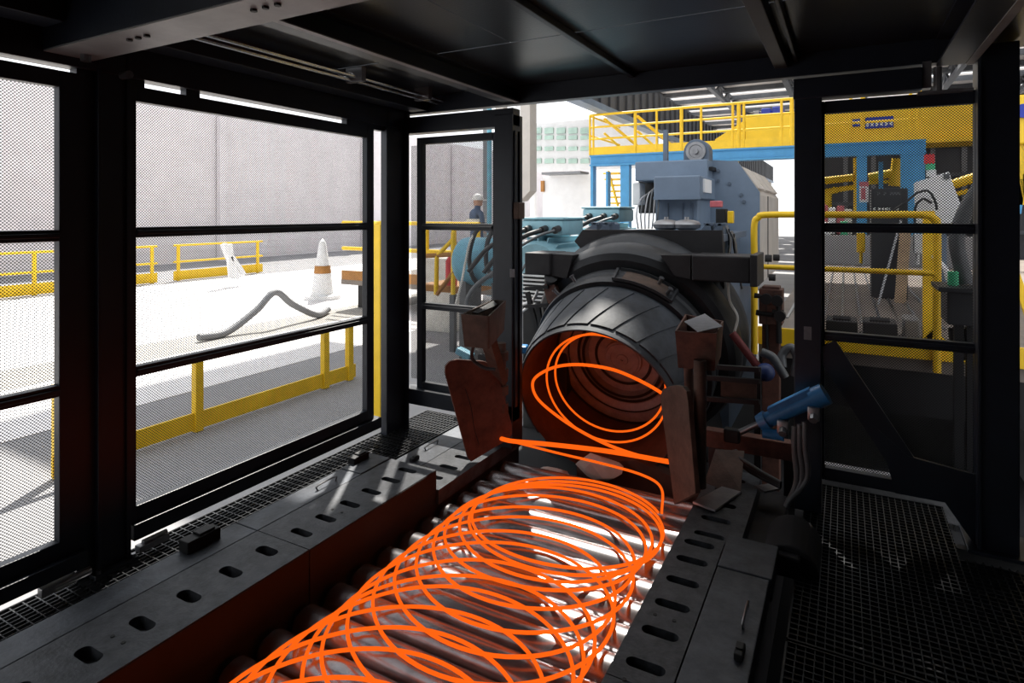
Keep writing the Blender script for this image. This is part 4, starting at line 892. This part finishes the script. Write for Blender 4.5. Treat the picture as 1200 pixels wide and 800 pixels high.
# yellow crane girder with blue signs
GD = thing('crane_girder', 'huge yellow crane girder with blue plates behind the mezzanine railing', 'crane', (8, 20, 3.6))
a, b_ = at(838, 170, Y=20).x, at(1320, 150, Y=20).x
m = MB(); m.box(a + .9, b_, 20, 21.4, 3.75, 4.75, .03); m.prism([(a + .9, 20, 3.75), (a, 20, 3.72), (a, 20, 4.05), (a + .9, 20, 4.6)], (0, 1.2, 0)); m.build('girder', 'yellow_girder', GD)
m = MB(); m.box(a - .4, b_, 19.9, 21.5, 3.62, 3.75); m.build('lower_flange', 'yellow_girder', GD)
for (x0, x1, y0, y1) in ((998, 1008, 140, 148), (1014, 1047, 138, 149)):
    p, q = at(x0, y0, Y=19.97), at(x1, y1, Y=19.97); m = MB(); m.box(p.x, q.x, 19.95, 19.99, q.z, p.z); s_ = m.build('blue_plate', 'sign_blue', GD)
    n_ = max(2, int((x1 - x0) / 5)); wd = (q.x - p.x) / n_
    for j in range(n_):
        m = MB(); m.box(p.x + wd * (j + .2), p.x + wd * (j + .75), 19.94, 19.95, q.z + .06, q.z + .06 + .10); m.build('pale_mark', 'reflective', s_)
for k, (x0, x1, y0, y1) in enumerate(((882, 890, 130, 139), (892, 903, 127, 137), (905, 918, 125, 136))):
    p, q = at(x0, y0, Y=20.3), at(x1, y1, Y=20.3); m = MB(); m.box(p.x, q.x, 20.3, 20.9, 4.75, p.z, .03); m.cyl(((p.x + q.x) / 2, 20.2, q.z), ((p.x + q.x) / 2, 20.3, q.z), .12, 12); m.build('hoist_motor', ('steel', 'sign_blue', 'sign_blue')[k], GD)
m = MB(); m.box(21.5, 22, 20, 21, ZG, 3.62); m.build('end_leg', 'yellow_girder', GD)
m = MB(); m.box(a + .2, a + .6, 20.4, 20.8, ZG, 3.62); m.build('end_leg', 'yellow_girder', GD)
PW = thing('pipework', 'yellow pipework seen between the blue frame columns above the black cabinet', 'pipework', (at(1010, 250, Y=18.6).x, 18.6, ZP))
for k, (lst, r) in enumerate((([(964, 212), (1000, 208)], .10), ([(962, 225), (1003, 219)], .07), ([(970, 250), (970, 226), (980, 222)], .10), ([(1018, 208), (1050, 202)], .11), ([(1018, 214), (1052, 212)], .05), ([(1052, 186), (1048, 218)], .13), ([(1098, 222), (1142, 208)], .12), ([(1100, 232), (1142, 222)], .06), ([(1003, 185), (1003, 250)], .06))):
    m = MB(); m.tube([at(a, b_, Y=18.6) for a, b_ in lst], r, 8); m.build('pipe', 'yellow_girder', PW, 60)
WBK = struct('wall_hall_back', (10, 34, 0))
xw = at(950, 200, Y=26).x
m = MB(); m.box(xw, 45, 26, 26.3, ZG, 5.2); m.build('wall_sheet', 'corrugated_dark', WBK)
for k in range(14):
    m = MB(); m.box(xw + .2 + k * .9, xw + .35 + k * .9, 25.9, 26, ZG, 5.2); m.build('wall_rib', 'corrugated', WBK)
for k in range(4):
    m = MB(); m.box(xw, 20, 25.8, 25.9, 1.0 + k, 1.12 + k); m.build('girt', 'truss', WBK)
m = MB(); m.box(9.0, 45, 30, 30.3, 1.0, 8.0); m.build('wall_sheet', 'corrugated_dark', WBK)
for k in range(12):
    x = 9.5 + k * 1.6; m = MB(); m.box(x, x + .25, 29.7, 30, ZG, 8.0); m.build('wall_column', 'corrugated', WBK)
for k in range(3):
    m = MB(); m.box(9, 40, 29.6, 29.9, 5.0 + k, 5.2 + k); m.build('girt', 'corrugated', WBK)
m = MB(); p, q = at(963, 275, Y=14.5), at(1002, 294, Y=14.5); m.box(p.x, q.x, 14.5, 15.5, ZP, p.z); m.box(p.x - .2, q.x + .1, 14.4, 15.6, p.z - .2, p.z); tag(m.build('work_bench', 'blackish'), 'dark bench in the left bay of the blue frame', 'bench')
m = MB(); m.box(p.x - .3, q.x + 2.0, 14.1, 14.3, ZP, 1.25); tag(m.build('low_wall', 'concrete'), 'low grey wall below the dark bench', 'wall')
for k, (px, py, mt_) in enumerate(((966, 240, 'pinkred'), (975, 243, 'white'), (985, 241, 'pinkred'), (994, 245, 'stained'), (971, 260, 'white'), (989, 259, 'green'))):
    p = at(px, py, Y=14.9); m = MB(); yo = -.32 if k > 3 else 0; m.box(p.x - .07, p.x + .07, 14.8 + yo, 15.0 + yo, at(963, 275, Y=14.5).z, p.z, .02); m.box(p.x - .06, p.x + .02, 14.78 + yo, 14.8 + yo, p.z - .2, p.z - .05)
    tag(m.build('stored_part', mt_), ('tallest pink box at the left end of the dark bench', 'tall white box second on the dark bench', 'pink box third on the dark bench', 'cream box at the right end of the dark bench', 'low white box on the dark bench', 'low green box on the dark bench')[k], 'box', 'boxes on the dark bench')
# yellow and blue sliver beyond the right post
m = MB(); p, q = at(1188, 112, Y=9), at(1215, 168, Y=9); m.box(p.x, q.x, 9, 9.4, q.z, p.z, .02); yp = thing('yellow_tower', 'yellow tower with blue ladder seen past the right edge post', 'tower', (at(1200, 300, Y=9).x, 9, ZG)); m.build('head_box', 'yellow_girder', yp)
p = at(1199, 130, Y=8.98); m = MB(); m.cyl((p.x, 8.99, p.z), (p.x, 8.95, p.z), .08, 20); m.build('round_badge', 'sign_blue', yp, 40)
for (a, b_, mt_) in (((1196, 168), (1199, 240), 'yellow_girder'), ((1202, 168), (1190, 250), 'frame_blue'), ((1210, 160), (1210, 330), 'yellow_girder')):
    p, q = at(*a, Y=9.1), at(*b_, Y=9.1); m = MB(); m.bar(p, (q.x, 9.1, ZG if b_[1] > 300 else q.z), .09, .09); m.build('brace', mt_, yp)

# ================================================================== BACK: HALL
HG = struct('wall_gallery', (-6, 30, 4.7))
m = MB(); y = 14.0
while y < 62:                                             # corrugated sheet, ribs upright
    m.box(-6.06, -6.0, y, y + .42, 4.72, 6.10); m.box(-6.0, -5.93, y + .42, y + .78, 4.72, 6.10); y += .78
m.build('corrugated_sheet', 'corrugated_dark', HG)
m = MB(); m.box(-6.2, -5.85, 13.5, 62, 4.55, 4.72); m.build('lower_beam', 'bluegrey', HG)
for yy in (24, 36, 48, 60):
    m = MB(); m.box(-6.3, -5.9, yy, yy + .4, ZG, 4.55); m.build('column', 'panel_beige', HG)
RF = struct('ceiling_hall', (0, 40, 9))
y = 24.0
for k in range(8):
    m = MB(); m.box(-14, 30, y, y + 4.4, 9.0, 9.1); m.build('roof_sheet', 'roof_sheet', RF); y += 5.2
for k in range(16):
    m = MB(); m.box(-14, 30, 24 + k * 2.6, 24.25 + k * 2.6, 8.75, 9.0); m.build('purlin', 'truss', RF)
for k in range(12):
    x = -13.5 + k * 3.6; m = MB(); m.box(x, x + .22, 24, 65, 8.2, 8.4); m.box(x, x + .18, 24, 65, 8.85, 8.99)
    for j in range(16):
        m.bar((x + .1, 24 + j * 2.6, 8.3), (x + .1, 25.3 + j * 2.6, 8.9), .10, .10); m.bar((x + .1, 25.3 + j * 2.6, 8.9), (x + .1, 26.6 + j * 2.6, 8.3), .10, .10)
    m.build('truss', 'truss', RF)
for (x0, x1, y0, y1) in ((-10.8, -6.6, 8.4, 13.0), (-6.2, -5.2, 3.0, 7.95), (-4.12, -3.5, 6.8, 9.25), (-3.5, -2.95, 6.8, 8.95), (-2.95, 40, 6.8, 9.25), (-4.75, 40, 9.25, 15.5), (3.0, 40, 15.5, 24)):     # unseen roof bays and slots, added and shaped to place sun and shade
    m = MB(); m.box(x0, x1, y0, y1, 9.0, 9.1); m.build('roof_sheet', 'roof_sheet', RF)
for x in (-4.1, 3.0, 9.0):
    m = MB(); m.box(x, x + .2, 6.8, 24 if x > 0 else 15.5, 8.7, 8.98); m.build('purlin', 'truss', RF)
for x, y in ((-14, 24), (29.5, 24), (-14, 64), (29.5, 64), (12, 64)):
    m = MB(); m.box(x, x + .4, y, y + .4, ZG, 9); m.build('column', 'panel_beige', RF)
# beige duct hanging just right of the corner post
DU = thing('hanging_duct', 'beige square duct hanging just right of the black corner post', 'duct', at(615, 240, Y=9))
a, b_ = at(610, 232, Y=9), at(621, 232, Y=9)
m = MB(); m.prism([(a.x, 9, a.z - .05), (b_.x, 9, b_.z + .12), (b_.x, 9, 8.6), (a.x, 9, 8.6)], (0, .25, 0)); m.build('shaft', 'panel_beige', DU)
m = MB(); m.box(a.x - .12, a.x - .02, 9.05, 9.2, ZG, 8.8); m.build('hanger_pole', 'white', DU)
m = MB(); m.box(a.x - .15, b_.x + .05, 8.96, 9.3, 8.6, 8.8); m.build('hanger_plate', 'panel_beige', DU)
# white partition with small dark canopy, far green louvres
PT = struct('wall_partition', (at(660, 260, Y=20).x, 20, ZG))
a, b_ = at(636, 206, Y=20), at(692, 206, Y=20); m = MB(); m.box(a.x, b_.x, 20, 20.3, ZG, a.z); m.build('wall_sheet', 'white', PT)
p, q = at(639, 202, Y=19.6), at(684, 206, Y=19.6); m = MB(); m.box(p.x, q.x, 19.3, 20.1, a.z, a.z + .08); m.build('canopy', 'corrugated', PT)
p = at(636, 215, Y=19.95); m = MB(); m.box(p.x - .06, p.x + .06, 19.9, 20, p.z - .3, p.z + .1); m.build('warning_plate', 'orange', PT)
LV = struct('window_1', (at(655, 170, Y=32).x, 32, 4))
for r_, (py0, py1) in enumerate(((150, 156), (159, 163), (172, 176), (186, 191))):
    for k in range(5):
        x0 = 622 + k * 14; p, q = at(x0 + 2, py0, Y=32), at(x0 + 12, py1, Y=32); m = MB(); m.box(p.x, q.x, 32, 32.1, q.z, p.z); m.build('pane', 'green_glass', LV)
m = MB(); p, q = at(618, 145, Y=32), at(770, 196, Y=32); m.box(p.x, q.x, 32.12, 32.3, q.z, p.z); m.build('window_wall', 'white', LV)
for px in (620, 662, 690): p = at(px, 200, Y=32); m = MB(); m.box(p.x, p.x + .3, 32.1, 32.4, ZG, q.z); m.build('column', 'white', LV)

# ================================================================== LEFT OUTSIDE
HWL = struct('wall_hall_left', (-24, 20, 0))
m = MB(); z = ZG
while z < 6.3:
    m.box(-24.06, -24.0, -14, 62, z, z + .16); m.box(-24.0, -23.985, -14, 62, z + .16, z + .30); z += .30
m.build('corrugated_sheet', 'wall_pale', HWL)
for k in range(8):
    m = MB(); m.box(-23.93, -23.7, -10 + 9 * k, -9.7 + 9 * k, ZG, 6.4); m.build('column', 'wall_pale', HWL)
def railing(name, label, x, y0, y1, zb, posts, toe=.2, hs=(1.08, .58)):
    t = thing(name, label, 'railing', (x, (y0 + y1) / 2, zb))
    for h_ in hs:
        m = MB(); m.box(x - .03, x + .03, y0, y1, zb + h_ - .03, zb + h_ + .03, .008); m.build('rail', 'yellow', t)
    m = MB(); m.box(x - .012, x + .012, y0, y1, zb + .02, zb + .02 + toe); m.build('toe_board', 'yellow', t)
    for y in posts: m = MB(); m.box(x - .035, x + .035, y - .04, y + .04, zb, zb + hs[0] + .02, .006); m.build('post', 'yellow', t)
railing('guard_railing', 'yellow guard railing close outside the left perforated wall', -5.35, 2.4, 5.7, ZG, (2.45, 3.6, 5.2, 5.6), .16, (.70,))
railing('guard_railing', 'far yellow guard railing seen through the left wall, near section', -17.8, 1.0, 10.7, ZG, (1.5, 4.5, 7.6, 10.55), .28)
railing('guard_railing', 'far yellow guard railing seen through the left wall, section beyond the gap', -17.8, 11.2, 14.4, ZG, (11.35, 14.2), .28)
m = MB(); p = at(445, 262, X=-4.0); m.box(p.x - .05, p.x + .05, p.y - .05, p.y + .05, ZG, p.z, .01); m.lathe((p.x, p.y, p.z), (0, 0, 1), [(0, .05), (.02, .04), (.03, 0)], 12)
tag(m.build('yellow_post', 'yellow'), 'yellow square post glimpsed in the gap left of the corner post', 'post')
# pallets of pale coils and a cable hoop on the floor outside
y0_ = at(290, 358, X=-9).y; y1_ = at(352, 356, X=-9).y; z0_ = ZG + .08; h_ = .55
m = MB(); m.tube(catmull([(-9, y0_ - .9, z0_), (-9, y0_ - .4, z0_), (-9, y0_ + .15 * (y1_ - y0_), z0_ + .5 * h_), (-9, (y0_ + y1_) / 2, z0_ + h_), (-9, y0_ + .85 * (y1_ - y0_), z0_ + .5 * h_), (-9, y1_ + .4, z0_), (-9.3, y1_ + 1.0, z0_)], 8), .06, 10)
tag(m.build('bent_hose', 'corrugated', None, 60), 'large bent grey hose arching over the floor outside', 'hose')
BK = thing('trestle', 'pale slanted trestle standing on the outside floor behind the mesh', 'trestle', at(272, 330, X=-15))
for (a, b_) in (((262, 286), (278, 326)), ((268, 286), (272, 326)), ((270, 300), (285, 322))):
    m = MB(); m.bar(at(*a, X=-15), at(*b_, X=-15), .16, .12); m.build('strut', 'white', BK)
BR_ = thing('white_barrier', 'white tapering barrier post with base on the outside floor', 'barrier', at(378, 350, X=-11))
p = at(378, 350, X=-11); m = MB(); m.lathe((p.x, p.y, ZG), (0, 0, 1), [(0, 0), (0, .42), (.10, .42), (.12, .26), (.6, .20), (1.35, .08), (1.45, 0)], 20); m.build('cone', 'white', BR_, 40)
m = MB(); m.lathe((p.x, p.y, ZG + .62), (0, 0, 1), [(0, .205), (.18, .18)], 20); m.build('stripe', 'orange', BR_, 40)
CR = thing('storage_crate', 'dark low crate seen at the bottom of the near mesh panel', 'crate', (-4.3, 1.0, ZG))
m = MB(); m.box(-4.6, -4.1, .55, 1.35, ZG, -.05, .01); m.build('body', 'hose_grey', CR)
for xx in (-4.6, -4.1):
    m = MB(); m.box(xx - .02, xx + .02, .6, .66, ZG, .30); m.box(xx - .02, xx + .02, 1.2, 1.26, ZG, .30); m.build('upright', 'hose_grey', CR)
m = MB(); m.box(-4.62, -4.08, .58, 1.28, .28, .33); m.build('top_bar', 'hose_grey', CR)

# ================================================================== BEHIND THE BACK-LEFT PANEL
WK = struct('floor_walkway', (-6, 11, .28))
m = MB(); m.box(-9.5, -4.6, 9.7, 12.5, .18, .28); m.build('deck', 'deck', WK)
for x in (-9.3, -7, -4.8): m = MB(); m.box(x, x + .15, 10, 10.15, ZG, .18); m.build('leg', 'blackish', WK)
RL = thing('walkway_railing', 'yellow railing in front of the worker on the walkway', 'railing', (-7, 9.75, .28))
for z_ in (1.50, .95):
    m = MB(); m.tube([(-9.5, 9.75, z_), (at(562, 260, Y=9.75).x, 9.75, z_)], .04, 8); m.build('rail', 'yellow', RL, 60)
for px in (500, 532, 560): x = at(px, 270, Y=9.75).x; m = MB(); m.tube([(x, 9.75, .28), (x, 9.75, 1.5)], .05, 8); m.build('post', 'yellow', RL, 60)
m = MB(); m.box(-9.5, at(562, 260, Y=9.75).x, 9.71, 9.735, .28, .48); m.build('toe_board', 'orange', RL)
# worker
def person(px, Y, zf):
    base = at(px, 250, Y=Y); base.z = zf
    t = thing('person', 'worker in white helmet and blue jacket with bright band standing behind the yellow railing', 'person', base)
    H = 1.78; V = []; E = []; R = []
    def chain(pts, rads, start=None):
        prev = start
        for p_, r_ in zip(pts, rads):
            V.append(Vector(p_)); R.append(r_); i = len(V) - 1
            if prev is not None: E.append((prev, i))
            prev = i
        return prev
    pel = chain([(0, 0, .95)], [(.165, .115)])
    ch = chain([(0, .01, 1.12), (0, .02, 1.28), (0, .01, 1.42)], [(.15, .11), (.175, .12), (.155, .10)], pel)
    nk = chain([(0, -.0, 1.50), (.01, -.02, 1.56)], [(.062, .062), (.058, .058)], ch)
    hd = chain([(.02, -.03, 1.64), (.02, -.03, 1.72)], [(.082, .095), (.075, .088)], nk)
    for s in (-1, 1):
        chain([(s * .19, .01, 1.42), (s * .25, .0, 1.18), (s * .22, -.16, 1.05), (s * .20, -.22, 1.03)], [(.062, .062), (.048, .048), (.037, .037), (.03, .026)], ch)
        chain([(s * .10, 0, .86), (s * .11, -.01, .50), (s * .11, .02, .10), (s * .11, -.12, .045)], [(.095, .095), (.062, .065), (.045, .05), (.042, .035)], pel)
    me = bpy.data.meshes.new('body'); me.from_pydata(V, E, []); o = bpy.data.objects.new('body', me); col.objects.link(o); o.parent = t; ORG[o] = ORG[t]
    md = o.modifiers.new('skin', 'SKIN'); md.use_smooth_shade = True
    for i, sv in enumerate(me.skin_vertices[0].data): sv.radius = R[i]; sv.use_root = (i == 0)
    o.modifiers.new('sub', 'SUBSURF').render_levels = 2
    me.materials.append(MATS['jacket'])
    # clothing and head details
    def part(name, mt, mb, sm=40):
        bmesh.ops.translate(mb.bm, vec=ORG[t], verts=mb.bm.verts[:]); return mb.build(name, mt, t, sm)
    m = MB(); m.lathe((.02, -.035, 1.555), (0, 0, 1), [(0, 0), (0, .05), (.03, .085), (.09, .096), (.15, .094), (.21, .07), (.235, .02), (.24, 0)], 24); part('face', 'skin', m)
    m = MB(); m.prism([(.02, -.125, 1.64), (.035, -.15, 1.635), (.02, -.125, 1.69)], (-.02, 0, 0)); part('nose', 'skin', m)
    m = MB(); m.lathe((.02, -.03, 1.685), (0, 0, 1), [(0, .118), (.012, .116), (.05, .113), (.10, .088), (.13, .04), (.135, 0)], 24); m.box(-.06, .10, -.19, -.12, 1.683, 1.697, .004); part('helmet', 'white', m)
    m = MB(); m.lathe((0, .015, 1.255), (0, 0, 1), [(0, .205), (.06, .21)], 24); part('reflective_band', 'reflective', m)
    for s in (-1, 1):
        m = MB(); m.tube(catmull([(s * .10, 0, .92), (s * .105, -.005, .7), (s * .11, -.01, .50), (s * .11, .015, .12)], 5), [.112] * 5 + [.10] * 5 + [.08] * 6, 14); part('trouser_leg', 'trousers', m)
        m = MB(); m.box(s * .11 - .05, s * .11 + .05, -.19, .07, 0, .10, .025); part('boot', 'rubber', m)
        for f_ in range(5):
            m = MB(); x0 = s * (.20 - .016 * (f_ - 1.5)); m.tube([(x0, -.235, 1.03), (x0, -.28, 1.035), (x0, -.30, 1.01)], .010, 6) if f_ < 4 else m.tube([(s * .175, -.225, 1.04), (s * .15, -.255, 1.045)], .011, 6); part('finger', 'skin', m)
    t.rotation_euler = (0, 0, math.radians(150)); return t
person(559, 10.35, .28)
# blue tank with cables
TK = thing('blue_tank', 'light blue horizontal tank with black cables behind the back-left mesh panel', 'tank', at(560, 360, Y=7))
a = at(537, 305, Y=7); m = MB(); m.lathe(a, (1, 0, 0), [(0, 0), (.01, .12), (.05, .24), (.11, .31), (.17, .325), (.80, .325), (.86, .30), (.92, .2), (.94, 0)], 40); bd = m.build('shell', 'tank_blue', TK, 40)
for x in (.2, .7): m = MB(); m.box(a.x + x - .05, a.x + x + .05, 6.8, 7.2, ZG, a.z - .2); m.build('saddle', 'hose_grey', TK)
for k, lst in enumerate(([(566, 262, 6.9), (556, 275, 6.62), (550, 300, 6.6), (553, 322, 6.65), (562, 335, 6.8)], [(566, 262, 6.9), (552, 280, 6.55), (546, 305, 6.5), (541, 330, 6.4), (534, 357, 6.3)], [(578, 268, 6.7), (571, 285, 6.6), (570, 310, 6.6), (577, 325, 6.6)], [(590, 312, 6.4), (575, 322, 6.3), (560, 333, 6.2), (548, 350, 6.1), (546, 372, 6.0)])):
    m = MB(); m.tube(catmull([at(a_, b2, Y=c_) for a_, b2, c_ in lst], 7), (.03, .016, .03, .03)[k], 8); m.build('cable', ('rubber', 'stained', 'rubber', 'hose_grey')[k], TK, 60)
m = MB(); m.lathe(at(529, 334, Y=7.8), (0, 0, 1), [(0, 0), (0, .09), (.38, .09), (.44, .05), (.46, .02), (.50, .02), (.50, 0)], 18); tag(m.build('fire_extinguisher', 'red', None, 40), 'red fire extinguisher left of the light blue tank', 'extinguisher')
m = MB(); p = at(529, 334, Y=7.8); m.box(p.x - .55, p.x + .4, 7.65, 8.4, p.z - .10, p.z, .01); pl = thing('orange_stand', 'low orange stand under the red fire extinguisher', 'stand', (p.x, 8, ZG)); m.build('tray', 'orange', pl)
for xx in (-.5, .35):
    m = MB(); m.box(p.x + xx - .03, p.x + xx + .03, 7.7, 7.78, ZG, p.z - .10); m.build('leg', 'hose_grey', pl)
m = MB(); p, q = at(496, 302, Y=8.6), at(528, 332, Y=8.6); m.box(p.x, q.x, 8.6, 9.0, ZG, p.z, .01); tag(m.build('pale_cabinet', 'stained'), 'pale low cabinet behind the left part of the back-left mesh panel', 'cabinet')
YF = thing('pipe_stand', 'yellow angled pipe stand between pale cabinet and blue tank', 'frame', at(520, 360, Y=7.5))
for lst in ([(531, 272), (531, 350)], [(531, 280), (512, 300), (511, 345)], [(496, 300), (530, 298)], [(512, 345), (532, 318)]):
    m = MB(); m.tube([at(a_, b2, Y=7.5) for a_, b2 in lst], .035, 8); m.build('tube', 'orange' if lst[0][0] < 520 else 'yellow', YF, 60)
p = at(531, 345, Y=7.5); m = MB(); m.box(p.x - .04, p.x + .04, 7.46, 7.54, ZG, p.z); m.build('foot', 'hose_grey', YF)
m = MB(); p, q = at(571, 165, Y=13), at(576, 165, Y=13); m.cyl(((p.x + q.x) / 2, 13, ZG), ((p.x + q.x) / 2, 13, 5.5), .06, 12); tag(m.build('blue_pipe', 'tank_blue', None, 40), 'blue vertical pipe behind the worker', 'pipe')
m = MB(); p, q = at(566, 165, Y=13.4), at(570.5, 165, Y=13.4); m.box(p.x, q.x, 13.4, 13.6, ZG, 6.5); tag(m.build('grey_column', 'corrugated'), 'grey steel column beside the blue vertical pipe', 'column')
